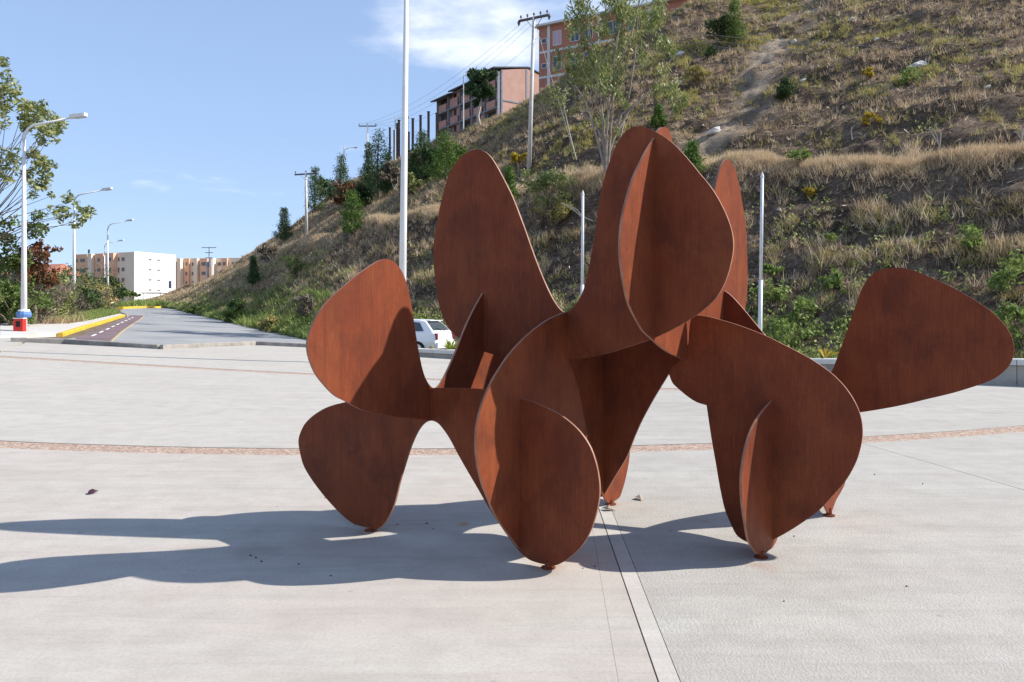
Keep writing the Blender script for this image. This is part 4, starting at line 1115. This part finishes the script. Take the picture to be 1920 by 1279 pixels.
# cables
def cable(a, b, sag, r, m, label, group):
    pts = [a.lerp(b, i / 14) + Vector((0, 0, -sag * 4 * (i / 14) * (1 - i / 14))) for i in range(15)]
    o = MB().tube(pts, r, 4).build('cable', m)
    tag(o, label, 'cable', group)
cl = ray(689, 236, 104)
for k in range(4):
    q = topA + Vector((-.85 + .5 * k, .6 - .35 * k, -.1 if k < 3 else -.9))
    cable(q, cl + Vector((-1.0 + .65 * k, 0, .25)), 1.2 + .3 * k, .010, M_wire, ('uppermost', 'second', 'third', 'lowest')[k] + ' of four cables between the terrace pole and the crest pole', 'cables to the crest pole')
for k in range(3):
    cable(ray(1235, 52 + 9 * k, 58), ray(1960, 96 + 14 * k - 8 * (k == 0), 40), .5, .012, M_palewire, ('upper', 'middle', 'lower')[k] + ' pale cable of three strung across the upper slope', 'cables across the slope')
cable(poleB.location + Vector((1.0, 0, hB)), cl + Vector((-.9, 0, .2)), 1.4, .010, M_wire, 'power cable from the lower left pole up to the crest pole', None)
q = topA + Vector((.1, -.1, -.6))
cable(q, ray(1082, 305, pb.y - 1.5), 0, .012, M_palewire, 'guy wire slanting from the terrace pole down to the grass', None)

# ------------------------------------------------------------------ trees on and beside the hill
def on_hill(u, v): return hill_at(u, v)
def size_px(p, px): return px / F_PX * p.y
def pine_at(u, vt, vb, wpx, m, label, group=None, y=None, **k):
    p = on_hill(u, vb) if y is None else ray(u, vb, y)
    return pine(p, size_px(p, vb - vt), size_px(p, wpx), m, label, group, **k)
PG = 'pines along the crest'
pine_at(528, 382, 450, 36, M_pine, 'small dark pine alone on the bare lower end of the hill')
pine_at(588, 306, 395, 50, M_pine, 'dark pine right of the lower left utility pole', PG)
pine_at(634, 286, 375, 50, M_pine, 'dark pointed pine between two smaller bushes on the crest', PG)
pine_at(706, 240, 372, 74, M_pine, 'tallest pine on the crest just left of the tall white pole', PG, per=30)
pine_at(689, 262, 365, 44, M_pine, 'slim dark pine leaning against the tallest pine', PG)
pine_at(725, 280, 360, 40, M_pine, 'low pine right below the tallest pine', PG)
pine_at(657, 352, 440, 54, M_brightpine, 'young light green pine on the slope below the crest')
pine_at(790, 240, 345, 64, M_pine, 'blue-green pine right of the tall white pole among steel posts', PG)
pine_at(832, 240, 335, 84, M_brightpine, 'broad bright pine below the unfinished building', PG)
pine_at(772, 285, 350, 50, M_pine, 'low dark pine beside the tall white pole', PG)
pine_at(953, 312, 385, 46, M_brightpine, 'young bright pine peeking out behind the tall left steel lobe')
pine_at(1296, 262, 330, 56, M_brightpine, 'young bright green pine behind the top of the sculpture')
pine_at(1236, 194, 236, 30, M_brightpine, 'little bright pine above the sculpture top')
pine_at(1375, -6, 82, 54, M_midleaf, 'pine on the upper slope left of the bare trail')
pine_at(1470, 148, 188, 34, M_darkleaf, 'small dark bushy pine beside the bare trail')
pine_at(470, 472, 533, 28, M_pine, 'dark pine at the far left foot of the hill')
pine_at(1332, 82, 102, 22, M_darkleaf, 'tiny dark seedling pine on the upper slope')
# round pine in front of the unfinished building: bare trunk, ball of needles
p = on_hill(898, 236)
r = empty('pine_tree', p, 'round-headed pine on a bare bent trunk in front of the unfinished building', 'pine tree')
k = p.y / F_PX
MB().tube([(0, 0, -.4), (-.5 * k * 10, 0, 22 * k), (1.5 * k, 0, 50 * k), (-1 * k, 0, 90 * k)], [.16, .13, .10, .03], 6).build('trunk', M_palebark, r)
cs = [(random.gauss(0, 13) * k, random.gauss(0, 13) * k, random.uniform(45, 100) * k) for _ in range(26)]
cs = [(max(-22 * k, min(22 * k, c[0])), max(-22 * k, min(22 * k, c[1])), c[2]) for c in cs]
crown_mesh('crown', cs, [9 * k * random.uniform(.7, 1.2) for _ in cs], 260, .5, .11, M_pine, r, 0, 1.0, .3)

# bushes of the crest and slope
def shrub_at(u, vt, vb, wpx, m, label, cat='shrub', group=None, y=None, **k):
    p = on_hill(u, vb) if y is None else ray(u, vb, y)
    return shrub(p, size_px(p, wpx), size_px(p, vb - vt), m, label, cat, group, **k)
SG = 'bushes on the crest'
shrub_at(610, 322, 372, 40, M_darkleaf, 'dark loose bush between two pines on the crest', 'bush', SG, L=.4, W=.2)
shrub_at(650, 330, 384, 54, M_redleaf, 'brownish bush below the pointed dark pine', 'bush', SG, L=.4, W=.2)
shrub_at(672, 345, 392, 44, M_darkleaf, 'dark green bush left of the tallest pine', 'bush', SG, L=.4, W=.2)
shrub_at(742, 300, 352, 40, M_drybush, 'grey twiggy bush with pale stems left of the tall white pole', 'bush', SG, L=.4, W=.12, twig=M_palebark)
shrub_at(812, 268, 330, 60, M_darkleaf, 'dark bush in the shade below the unfinished building', 'bush', SG, L=.4, W=.18)
shrub_at(850, 262, 318, 50, M_midleaf, 'green bush right of the broad bright pine', 'bush', SG, L=.35, W=.15)
shrub_at(770, 320, 360, 46, M_euca, 'yellowish low bush beside the tall white pole', 'bush', SG, L=.35, W=.14)
shrub_at(546, 472, 506, 42, M_midleaf, 'bright green bush on the bare lower end of the hill', 'bush')
shrub_at(497, 452, 486, 28, M_drybush, 'dry bush at the very tip of the ridge', 'bush', L=.35, W=.12)
shrub_at(574, 545, 600, 40, M_drybush, 'dry pale bush at the foot of the slope by the road', 'bush', L=.3, W=.06)
shrub_at(970, 286, 306, 22, M_yellowleaf, 'yellow flowering bush beside the terrace pole', 'bush', L=.25, W=.15, per=60)
shrub_at(1036, 310, 418, 72, M_euca, 'leafy grey-green eucalyptus bush on the terrace edge', 'bush', L=.30, W=.07, droop=.5, n=20, per=150)
shrub_at(1040, 385, 420, 60, M_olive, 'low yellow-green bush under the eucalyptus bush', 'bush', L=.25, W=.06)
shrub_at(1312, 120, 160, 40, M_olive, 'olive bush on the upper slope beside the eucalyptus', 'bush', L=.25, W=.06)
shrub_at(1355, 30, 74, 50, M_darkleaf, 'dark bush under the pine on the upper slope', 'bush', L=.3, W=.1)
for k_, (u, v, w, h, m, lab) in enumerate(((1636, 232, 18, 20, M_yellowleaf, 'small yellow-green sprout just above the grassy terrace'), (1497, 300, 30, 26, M_weed, 'light green sprouting bush on the terrace edge'),
        (1521, 368, 16, 14, M_yellowleaf, 'small yellow leafed sprout on the lower bank'), (1550, 455, 18, 18, M_weed, 'green sprout in the middle of the lower bank'), (1630, 145, 20, 20, M_yellowleaf, 'yellow leafed sprout below the white rock'),
        (1705, 150, 34, 28, M_weed, 'green weed clump right under the white rock'), (1440, 515, 26, 26, M_weed, 'green weed beside the right slim pole'), (1445, 560, 40, 36, M_weed, 'leafy green weed low beside the right slim pole'),
        (1560, 535, 34, 30, M_weed, 'green weed clump left of the raised right lobe'), (1520, 595, 50, 40, M_weed, 'lush weed clump just above the wall'), (1820, 470, 44, 44, M_weed, 'lush bright weed above the raised right lobe'),
        (1880, 540, 60, 60, M_weed, 'big lush weed beside the tip of the raised right lobe'), (1900, 620, 60, 60, M_weed, 'tall lush weed behind the wall at the right end'), (1480, 640, 60, 40, M_weed, 'low bright leafy plant behind the wall'))):
    shrub_at(u, v - h, v + h * .3, w * 1.3, m, lab, 'weed', 'sprouts on the slope', L=.2, W=.09, per=60, n=7)
# foot of the hill by the road: dense greenery
for u, v, w, h, m, lab in ((362, 586, 36, 16, M_midleaf, 'light green bush at the far end of the road verge below the hill'), (432, 601, 44, 26, M_midleaf, 'green bush in the middle of the verge below the hill'), (505, 620, 40, 28, M_olive, 'olive bush on the nearer part of the verge below the hill'), (447, 580, 40, 30, M_darkleaf, 'dark bush a little way up the slope above the road')):
    shrub_at(u, v - h, v, w, m, lab, 'bush', 'bushes along the foot of the hill', L=.35, W=.10, n=14)
edge = np.array([(p.x, p.y) for p in P((338, 580), (372, 588.5), (400, 596), (440, 605.5), (480, 615), (520, 623), (556, 631), (600, 640))])
n_ = 6500
a_ = RNG.random(n_) ** .8 * (len(edge) - 1); i_ = np.minimum(a_.astype(int), len(edge) - 2); f_ = (a_ - i_)[:, None]
q_ = edge[i_] * (1 - f_) + edge[i_ + 1] * f_ + np.array([.80, .60]) * (RNG.random((n_, 1)) ** 1.6 * 3.2 - .15)
zz_ = np.array([max(gz(*q), hz(*q)) for q in q_])
V, k_ = spray(np.column_stack([q_, zz_]), 9, .25 + .45 * RNG.random(n_) ** 2, np.full(n_ * 9, .026), .7)
tag(soup('roadside_weeds', V, 3, M_green, None, np.clip(np.repeat(RNG.normal(.42, .25, n_), 9), 0, 1)), kind='stuff')

# the slender eucalyptus on the terrace
p0 = on_hill(1136, 338); Y0 = p0.y
M_eucbark = noisy('eucalyptus_bark', (.24, .19, .155), (.40, .33, .28), 3, .85, .15, .3)
r = empty('eucalyptus_tree', p0, 'slender many-stemmed eucalyptus with drooping leaves rising from the terrace', 'eucalyptus tree')
def rel(u, v, dy=0.0): return ray(u, v, Y0 + dy) - p0
stems = [[(1136, 340), (1137, 260), (1143, 170), (1160, 60), (1172, -30)], [(1138, 340), (1146, 230), (1152, 150), (1185, 60), (1205, -20)], [(1134, 335), (1132, 250), (1127, 190), (1112, 110), (1100, 20)],
         [(1140, 338), (1160, 270), (1176, 200), (1190, 110), (1196, 30)], [(1137, 330), (1120, 260), (1098, 190), (1078, 160)], [(1138, 300), (1165, 215), (1190, 195)], [(1140, 280), (1178, 210), (1228, 160), (1262, 105)],
         [(1132, 345), (1128, 400), (1134, 300)], [(1150, 222), (1130, 172), (1100, 162)], [(1136, 280), (1118, 236), (1092, 212)]]
for s_ in stems:
    n_ = len(s_)
    dy = random.uniform(-.8, .8)
    MB().tube([rel(u, v, dy * i / n_) for i, (u, v) in enumerate(s_)], [.056 * (1 - i / n_) + .014 for i in range(n_)], 6).build('trunk' if s_[0][1] > 325 else 'limb', M_eucbark, r)
cl = [(1085, 20, 30), (1070, 50, 20), (1108, 30, 34), (1140, 10, 34), (1170, 30, 34), (1200, 20, 34), (1232, 20, 30), (1215, 55, 30), (1160, 70, 30), (1125, 62, 26), (1250, 30, 22), (1190, 85, 28), (1100, 80, 26), (1075, 98, 24), (1052, 125, 22), (1065, 140, 26),
      (1090, 120, 30), (1120, 110, 30), (1150, 120, 34), (1165, 150, 30), (1135, 150, 32), (1110, 150, 26), (1148, 175, 26), (1168, 180, 20), (1240, 85, 22), (1258, 92, 20), (1232, 72, 18), (1245, 135, 20), (1232, 158, 22), (1255, 160, 18), (1262, 175, 20), (1280, 190, 18), (1270, 200, 16),
      (1135, 215, 16), (1128, 235, 14), (1160, 245, 12), (1048, 165, 16), (1140, -20, 30), (1190, -15, 34), (1095, -10, 26), (1205, 105, 20)]
Pp, T = clump_points([rel(u, v, random.uniform(-1.6, 1.6)) for u, v, s_ in cl], [s_ / F_PX * Y0 * .72 for u, v, s_ in cl], 150, squash=1.5, shell=.1, sub=3)
soup('crown', leaf_quads(Pp, .40, .085, .8), 4, M_euca, r, T)
# sapling left of it
p1 = on_hill(1082, 300)
r = empty('eucalyptus_sapling', p1, 'thin leaning eucalyptus sapling with a few leaf tufts left of the big eucalyptus', 'sapling')
rl = lambda u, v: ray(u, v, p1.y) - p1
MB().tube([rl(1082, 305), rl(1068, 250), rl(1055, 190), rl(1045, 160)], [.04, .03, .02, .01], 5).build('trunk', M_palebark, r)
Pp, T = clump_points([rl(1052, 185), rl(1044, 170), rl(1058, 200), rl(1030, 190)], [.45, .4, .3, .35], 90, squash=1.1)
soup('crown', leaf_quads(Pp, .24, .06, .6), 4, M_euca, r, T)
# dead saplings on the terrace
for k_, (pts, lab) in enumerate((([[(1762, 280), (1757, 255), (1746, 236)], [(1762, 280), (1764, 250), (1752, 232)], [(1760, 270), (1742, 240)]], 'bleached dead sapling with three bare stems on the terrace'),
        ([[(1598, 262), (1596, 245), (1602, 234)], [(1596, 250), (1597, 238)]], 'little crooked dead stem on the terrace edge'), ([[(1916, 282), (1916, 262), (1906, 248)], [(1916, 260), (1920, 240)]], 'bleached dead sapling at the right end of the terrace'))):
    u, v = pts[0][0]
    p = on_hill(u, v)
    r = empty('dead_sapling', p, lab, 'sapling')
    for s_ in pts: MB().tube([ray(a, b, p.y) - p + Vector((0, 0, 0)) for a, b in s_], [.035, .025, .012][:len(s_)], 5).build('stem', M_palebark, r)
p = on_hill(1130, 395)
r = empty('fallen_branch', p, 'pale dry branch lying across the bank behind the left slim pole', 'branch')
MB().tube([ray(a, b, p.y) - p + Vector((0, -.15, .1)) for a, b in ((1052, 385), (1075, 398), (1090, 410), (1118, 422))], [.02, .03, .035, .03], 5).build('limb', M_palebark, r)
MB().tube([ray(a, b, p.y) - p + Vector((0, -.15, .1)) for a, b in ((1062, 388), (1082, 398), (1092, 412))], [.012, .02, .02], 5).build('limb', M_palebark, r)
# rocks
M_rock = noisy('pale_rock', (.48, .45, .42), (.64, .61, .58), 2.5, .9, .2, .6)
for k_, (u, v, w, h, lab) in enumerate(((1716, 118, 34, 17, 'broad white rock slab high on the slope'), (1336, 234, 24, 16, 'white angular rock right of the sculpture top'), (1505, 147, 10, 9, 'small white stone beside the bare trail'), (1488, 76, 10, 9, 'small pale stone on the bare trail high up'),
        (1276, 100, 16, 12, 'flat pale rock beside the eucalyptus leaves'), (1645, 72, 8, 7, 'small white stone near the top of the slope'), (1590, 30, 9, 7, 'small pale stone by the upper picture edge'), (1840, 160, 11, 7, 'small pale stone right on the upper slope'), (1282, 150, 14, 10, 'grey rock under the eucalyptus branches'))):
    p = on_hill(u, v + h / 2)
    a, b = size_px(p, w) / 2, size_px(p, h) / 2
    bm = bmesh.new(); bmesh.ops.create_icosphere(bm, subdivisions=3, radius=1)
    for vt in bm.verts:
        d = 1 + .35 * nz3(vt.co.x * 1.1 + k_ * 7, vt.co.y * 1.1, vt.co.z * 1.1, 3)
        vt.co = Vector((vt.co.x * a * d + vt.co.z * a * .4, vt.co.y * b * 1.2 * d, vt.co.z * b * d + vt.co.x * a * .15))
    me = bpy.data.meshes.new('rock'); bm.to_mesh(me); bm.free()
    tag(link('rock', me, M_rock, None, p + Vector((0, -.1, b * .5))), lab, 'rock', 'loose rocks on the slope')

# ------------------------------------------------------------------ vegetation on the left
def ltree(u, vb, y, label, m, clumps, L=.2, W=.09, per=140, droop=.2, group='trees on the left', trunk=M_bark, cat='tree', base=None, limb=1.0, nlimb=99):
    b_ = at_depth(u, y) if base is None else base
    r = empty('tree', b_, label, cat, group)
    pts = [ray(cu, cv, y + random.uniform(-1.4, 1.4)) - b_ for cu, cv, s_ in clumps]
    c0 = sum(pts, Vector()) / len(pts)
    fork = Vector((c0.x * .35, 0, max(.6, c0.z * .38)))
    MB().tube([(0, 0, -.3), fork * .5 + Vector((.08, 0, 0)), fork], [.035 * c0.z + .05, .03 * c0.z + .04, .022 * c0.z + .03], 7).build('trunk', trunk, r)
    branches(pts[::max(1, len(pts) // nlimb)], fork, (.014 * c0.z + .03) * limb, .05).build('limb', trunk, r)
    Pp, T = clump_points(pts, [s_ / F_PX * y for _, _, s_ in clumps], per, shell=.25, squash=.85)
    soup('crown', leaf_quads(Pp, L, W, droop), 4, m, r, T)
    return r
ltree(-150, 0, 37.5, 'tall overhanging tree reaching in from the left edge above the street lamp', M_euca, [(2, 120, 14), (10, 150, 20), (0, 175, 20), (25, 175, 18), (14, 200, 22), (45, 200, 22), (68, 205, 20), (85, 212, 22), (60, 228, 22), (100, 228, 18), (80, 240, 22), (108, 238, 14), (50, 225, 16), (95, 255, 14), (82, 262, 12), (30, 290, 16), (60, 285, 16), (20, 312, 20), (70, 310, 22), (95, 318, 18), (85, 335, 18), (50, 325, 20), (60, 350, 16), (85, 350, 14), (95, 368, 11), (10, 330, 14), (-20, 140, 30), (-30, 220, 30), (-20, 310, 30), (-60, 180, 40), (-70, 280, 40), (110, 392, 16), (135, 378, 17), (150, 398, 18), (160, 410, 12), (125, 405, 14), (145, 420, 12), (-30, 380, 24)], L=.27, W=.11, per=170, droop=.35, limb=.25, nlimb=26)
ltree(-60, 0, 39, 'leafy tree at the left edge behind the street lamp', M_midleaf, [(0, 440, 24), (15, 415, 18), (25, 450, 22), (50, 420, 20), (70, 405, 18), (85, 425, 16), (60, 440, 16), (5, 480, 26), (25, 500, 28), (-30, 450, 30), (-20, 520, 30), (10, 540, 24), (40, 535, 20)], L=.24, W=.12, per=200, limb=.6, nlimb=6)
ltree(60, 0, 40, 'tree with reddish-brown leaves beside the tall street lamp', M_redleaf, [(45, 470, 18), (70, 470, 18), (30, 490, 18), (58, 495, 20), (85, 480, 12), (95, 470, 10), (80, 500, 14), (100, 510, 10), (45, 515, 18), (75, 520, 16), (100, 525, 14), (78, 455, 9)], L=.24, W=.12, per=190, limb=.6, nlimb=6)
ltree(120, 0, 52, 'dark green tree left of the second street lamp', M_darkleaf, [(75, 540, 18), (95, 550, 18), (115, 545, 18), (60, 555, 16), (130, 555, 16), (150, 545, 14), (165, 548, 14), (175, 555, 12), (105, 530, 12), (185, 552, 10)], L=.28, W=.13, per=120)
ltree(214, 0, 96, 'dark round tree beside the street lamp in front of the peach block', M_darkleaf, [(205, 545, 13), (215, 530, 13), (225, 540, 12), (212, 520, 10), (195, 540, 11), (228, 550, 9), (200, 528, 9), (218, 552, 10)], L=.4, W=.2, per=150)
ltree(247, 0, 105, 'small umbrella-shaped tree in front of the white gable end', M_midleaf, [(232, 552, 8), (242, 549, 8), (252, 551, 7), (226, 556, 6), (258, 553, 5), (238, 546, 6)], L=.35, W=.18, per=110)
BG = 'scrub on the left'
for k_, (u, y, w, h, m, lab) in enumerate(((5, 40, 2.6, 2.6, M_drybush, 'grey tangled scrub at the far left edge'), (25, 38, 2.2, 2.2, M_midleaf, 'grey-green scrub left of the tall street lamp'), (70, 41, 2.6, 2.4, M_drybush, 'dry grey scrub right of the tall street lamp'), (90, 45, 3.0, 2.2, M_euca, 'pale leafy scrub between the first two street lamps'),
        (112, 47, 2.8, 2.4, M_drybush, 'brown twiggy scrub left of the second street lamp'), (135, 60, 3.6, 2.6, M_darkleaf, 'dark scrub behind the second street lamp'), (160, 62, 3.8, 2.6, M_drybush, 'brown scrub right of the second street lamp'), (180, 66, 3.8, 2.6, M_olive, 'olive scrub at the end of the grass verge'), (55, 43, 2.4, 3.0, M_darkleaf, 'dark scrub close behind the tall street lamp'), (20, 46, 3.6, 4.0, M_darkleaf, 'tall dark scrub at the left edge'),
        (150, 72, 4.5, 3.2, M_darkleaf, 'dark bush in front of the peach block'), (95, 60, 4.5, 4.0, M_midleaf, 'broad green scrub below the clay-roofed houses'), (190, 78, 3.0, 2.4, M_darkleaf, 'dark bush left of the third street lamp'), (128, 80, 6, 4.2, M_darkleaf, 'large dark thicket below the peach block'))):
    shrub(at_depth(u, y), w, h, m, lab, 'scrub', BG, n=16, per=130, L=.3, W=.10 if m is not M_drybush else .045)
# bare pale trunks in the scrub
for u, y, lab in ((17, 39.5, 'pale bare trunk in the grey scrub, left of two'), (25, 39, 'pale bare trunk in the grey scrub, right of two')):
    o = empty('bare_tree', at_depth(u, y), lab, 'tree'); MB().tube([(0, 0, -.1), (.1, 0, 1.2), (.25, 0, 2.6)], [.09, .08, .05], 7).build('stem', M_palebark, o); MB().tube([(.1, 0, 1.2), (-.25, .1, 2.2)], [.05, .03], 6).build('limb', M_palebark, o)
# grass verge behind the kerb, verge at the end of the road
def verge(name, quad, n, h, m, nb=8, w=.025):
    q = np.array([(p.x, p.y) for p in quad])
    a, b = RNG.random((n, 1)), RNG.random((n, 1))
    p = q[0] * (1 - a) * (1 - b) + q[1] * a * (1 - b) + q[2] * a * b + q[3] * (1 - a) * b
    C = np.column_stack([p, ground_z(p[:, 0], p[:, 1])])
    V, k = spray(C, nb, np.full(n, h), np.full(n * nb, w), .5)
    tag(soup(name, V, 3, m, None, np.clip(np.repeat(RNG.normal(.5, .22, n), nb), 0, 1)), kind='stuff')
verge('verge_grass', P((82, 609), (150, 606), (222, 590), (205, 584)), 5200, .45, M_green)
verge('verge_dry_grass', P((82, 610), (155, 606), (160, 596), (120, 596)), 1600, .45, M_straw)
verge('far_verge_grass', P((214, 575), (300, 576), (330, 578), (340, 571)), 3600, .9, M_green, 7, .06)

# ------------------------------------------------------------------ plants by the wall
def rosette(loc, n, L, W, m, label, name='rosette_plant'):
    o = empty(name, loc, label, 'plant')
    for k_ in range(n):
        a = k_ * 2.4; e = random.uniform(.35, 1.25)
        d = Vector((math.cos(a) * math.cos(e), math.sin(a) * math.cos(e), math.sin(e))); s_ = Vector((-math.sin(a), math.cos(a), 0)) * W
        mb = MB(); b_ = len(mb.v); l = L * random.uniform(.7, 1.1)
        tip = d * l - Vector((0, 0, .18 * l)); mid = d * l * .5 + Vector((0, 0, .06 * l))
        mb.v = [tuple(-s_ * .5), tuple(s_ * .5), tuple(mid + s_), tuple(mid - s_), tuple(tip), tuple(mid * .5 - Vector((0, 0, .01)))]
        mb.f = [(0, 1, 2, 3), (3, 2, 4), (1, 0, 5), (2, 1, 5), (0, 3, 5), (4, 2, 5), (3, 4, 5)]
        mb.build('leaf', m, o)
    return o
M_agave = noisy('fresh_yellow_leaf', (.22, .30, .03), (.34, .38, .05), 5, .55, .3, 0)
M_purple = noisy('purple_leaf', (.035, .012, .022), (.07, .025, .04), 8, .5, .35, 0)
M_gold = noisy('golden_leaf', (.55, .34, .02), (.45, .36, .05), 5, .55, .3, 0)
x = (846 - 960) / F_PX * 29.2
rosette(Vector((x, wallx(x) + .55, .30)), 16, .62, .05, M_agave, 'bright yellow-green spiky plant behind the wall beside the white car')
x = (1560 - 960) / F_PX * 20
rosette(Vector((x, wallx(x) - .22, .05)), 13, .30, .035, M_purple, 'small dark purple plant growing in front of the low wall', 'purple_plant')
x = (1548 - 960) / F_PX * 21
rosette(Vector((x, wallx(x) + .55, .42)), 9, .50, .02, M_gold, 'small golden-leaved plant behind the wall edge', 'golden_plant')
x = (802 - 960) / F_PX * 29.2
shrub(Vector((x, wallx(x) + .42, .18)), .6, .28, M_yellowleaf, 'low yellow flowering plant behind the wall below the car', 'plant', None, n=6, per=50, L=.07, W=.05)
# strip of planting just behind the wall
n_ = 2600
xx = RNG.uniform(-8.3, 15, n_); yy = 33 - .75 * (xx + 8.5) + RNG.uniform(.4, 1.1, n_)
C = np.column_stack([xx, yy, np.full(n_, .05)])
V, k_ = spray(C, 8, np.where(xx > 5, .55, .26), np.full(n_ * 8, .02), .6)
tag(soup('wall_planting', V, 3, M_green, None, np.clip(np.repeat(RNG.normal(.5, .25, n_), 8), 0, 1)), kind='stuff')
# weeds and leaf scraps on the plaza
for u, v, lab in ((173, 926, 'dried leaf lying alone on the left of the plaza'), (1199, 937, 'dried leaf beside the back foot of the sculpture'), (1142, 957, 'dried leaf near the joint behind the sculpture')):
    p = at(u, v); o = empty('dried_leaf', p, lab, 'leaf')
    mb = MB(); mb.v = [(-.06, 0, .004), (0, -.035, .02), (.07, .0, .012), (0, .04, .028), (0, 0, .045)]; mb.f = [(0, 1, 4), (1, 2, 4), (2, 3, 4), (3, 0, 4), (0, 3, 2, 1)]
    mb.build('blade', M_purple if u == 173 else M_stone, o, rz=random.uniform(0, 3))
pts = [(1497 - 8, 1006), (1384, 1006), (1115, 1063), (1093, 1066), (560, 1058), (620, 1080), (800, 982), (812, 992), (745, 984), (430, 1035), (470, 1042), (490, 1053), (480, 1046), (450, 985), (520, 950), (1640, 890), (1470, 1128), (300, 862), (20, 805), (610, 934), (1730, 908), (1700, 1100)]
mb = MB()
for u, v in pts:
    p = at(u, v); s_ = random.uniform(.005, .013)
    b_ = len(mb.v); mb.v += [(p.x - s_, p.y, .001), (p.x, p.y - s_, .001), (p.x + s_, p.y, .001), (p.x, p.y + s_, .001), (p.x, p.y, s_)]
    mb.f += [(b_, b_ + 1, b_ + 4), (b_ + 1, b_ + 2, b_ + 4), (b_ + 2, b_ + 3, b_ + 4), (b_ + 3, b_, b_ + 4)]
tag(mb.build('grit', M_steelpost), kind='stuff')

# ------------------------------------------------------------------ the parked car (only its rear quarter shows over the wall)
M_carpaint = mat('white_car_paint', (.78, .78, .80), .25, .5)
M_tyre = mat('tyre_rubber', (.02, .02, .02), .85, .2)
M_tail = mat('tail_lamp', (.16, .015, .025), .2, .5)
M_blackplastic = mat('black_plastic', (.025, .025, .027), .5, .4)
M_rim = mat('wheel_rim', (.5, .5, .52), .35, .5, .6)
cx, cy = -4.42, 31.75
car = empty('parked_car', (cx, cy, gz(cx, cy) - .06), 'white hatchback parked behind the low wall, rear towards the plaza', 'car', None, rad(158))
# profile along x (front +x), heights; the rear is at -x
bm = bmesh.new()
st = [(-1.98, .42, .62, .70, .66), (-1.95, .30, .86, .80, .76), (-1.80, .26, .95, .84, .80), (-1.0, .22, .93, .85, .82), (0, .20, .92, .85, .82), (1.0, .22, .90, .84, .80), (1.6, .25, .82, .80, .74), (1.92, .32, .66, .70, .62), (1.98, .40, .58, .62, .56)]
rings = []
for x, z0, z1, w0, w1 in st:
    rings.append([bm.verts.new(q) for q in ((x, -w0 * .94, z0), (x, -w0, (z0 + z1) / 2), (x, -w1, z1), (x, w1, z1), (x, w0, (z0 + z1) / 2), (x, w0 * .94, z0))])
for a, b in zip(rings[:-1], rings[1:]):
    for k_ in range(6): bm.faces.new((a[k_], a[(k_ + 1) % 6], b[(k_ + 1) % 6], b[k_]))
bm.faces.new(rings[0]); bm.faces.new(rings[-1][::-1])
cab = [(-1.86, .94, .78, None), (-1.45, 1.36, .62, None), (-1.15, 1.42, .60, None), (-.2, 1.44, .60, None), (.35, 1.38, .60, None), (1.05, .92, .76, None)]
cr = []
for x, z, w, _ in cab:
    cr.append([bm.verts.new(q) for q in ((x, -w, z), (x, w, z), (x, .80, .90), (x, -.80, .90))])
for a, b in zip(cr[:-1], cr[1:]):
    for k_ in range(3): 
        q = [(0, 1), (1, 2), (3, 0)][k_]
        bm.faces.new((a[q[0]], a[q[1]], b[q[1]], b[q[0]]))
bmesh.ops.recalc_face_normals(bm, faces=bm.faces[:])
me = bpy.data.meshes.new('body'); bm.to_mesh(me); bm.free()
body = link('body', me, M_carpaint, car)
bv = body.modifiers.new('b', 'BEVEL'); bv.width = .035; bv.segments = 2; bv.limit_method = 'ANGLE'
def quad_part(name, pts, m, parent, out):
    mb = MB(); a = [Vector(p) for p in pts]; n_ = (a[1] - a[0]).cross(a[2] - a[0]).normalized()
    if n_.dot(Vector(out)) < 0: n_ = -n_
    N = len(a)
    mb.v = [tuple(p + n_ * .004) for p in a] + [tuple(p + n_ * .016) for p in a]
    mb.f = [list(range(N)), list(range(N, 2 * N))] + [[i, (i + 1) % N, N + (i + 1) % N, N + i] for i in range(N)]
    return mb.build(name, m, parent)
quad_part('rear_window', [(-1.80, -.66, 1.00), (-1.80, .66, 1.00), (-1.49, .55, 1.315), (-1.49, -.55, 1.315)], M_glass, car, (-1, 0, 1))
for s_ in (-1, 1):
    y = lambda z: s_ * (.80 - (z - .90) * .40)
    quad_part('side_window', [(-1.45, y(.98), .98), (-1.22, y(1.30), 1.30), (-.78, y(1.34), 1.34), (-.72, y(.96), .96)], M_glass, car, (0, s_, 0))
    quad_part('side_window', [(-.64, y(.96), .96), (-.68, y(1.34), 1.34), (-.02, y(1.35), 1.35), (.02, y(.95), .95)], M_glass, car, (0, s_, 0))
    quad_part('side_window', [(.10, y(.95), .95), (.06, y(1.35), 1.35), (.34, y(1.30), 1.30), (.82, y(.96), .96)], M_glass, car, (0, s_, 0))
    MB().box(-1.99, s_ * .70 - .07, .66, -1.90, s_ * .70 + .07, .90).build('tail_lamp', M_tail, car)
    MB().box(1.82, s_ * .58 - .12, .62, 1.975, s_ * .58 + .12, .76).build('headlight', M_glass, car)
    for x in (-1.22, 1.25):
        w = MB().tube([(x, s_ * .70, .30), (x, s_ * .86, .30)], .30, 20).build('wheel', M_tyre, car)
        MB().tube([(x, s_ * .862, .30), (x, s_ * .872, .30)], .19, 14).build('rim', M_rim, w)
MB().box(-2.04, -.74, .34, -1.93, .74, .56).build('bumper', M_carpaint, car)
MB().box(-1.995, -.25, .62, -1.972, .25, .74).build('number_plate', M_white, car)
MB().box(-1.60, -.52, 1.375, -1.42, .52, 1.40).build('spoiler', M_carpaint, car)
MB().tube([(-1.90, -.1, .99), (-1.74, .35, 1.10)], .012, 5).build('wiper', M_blackplastic, car)
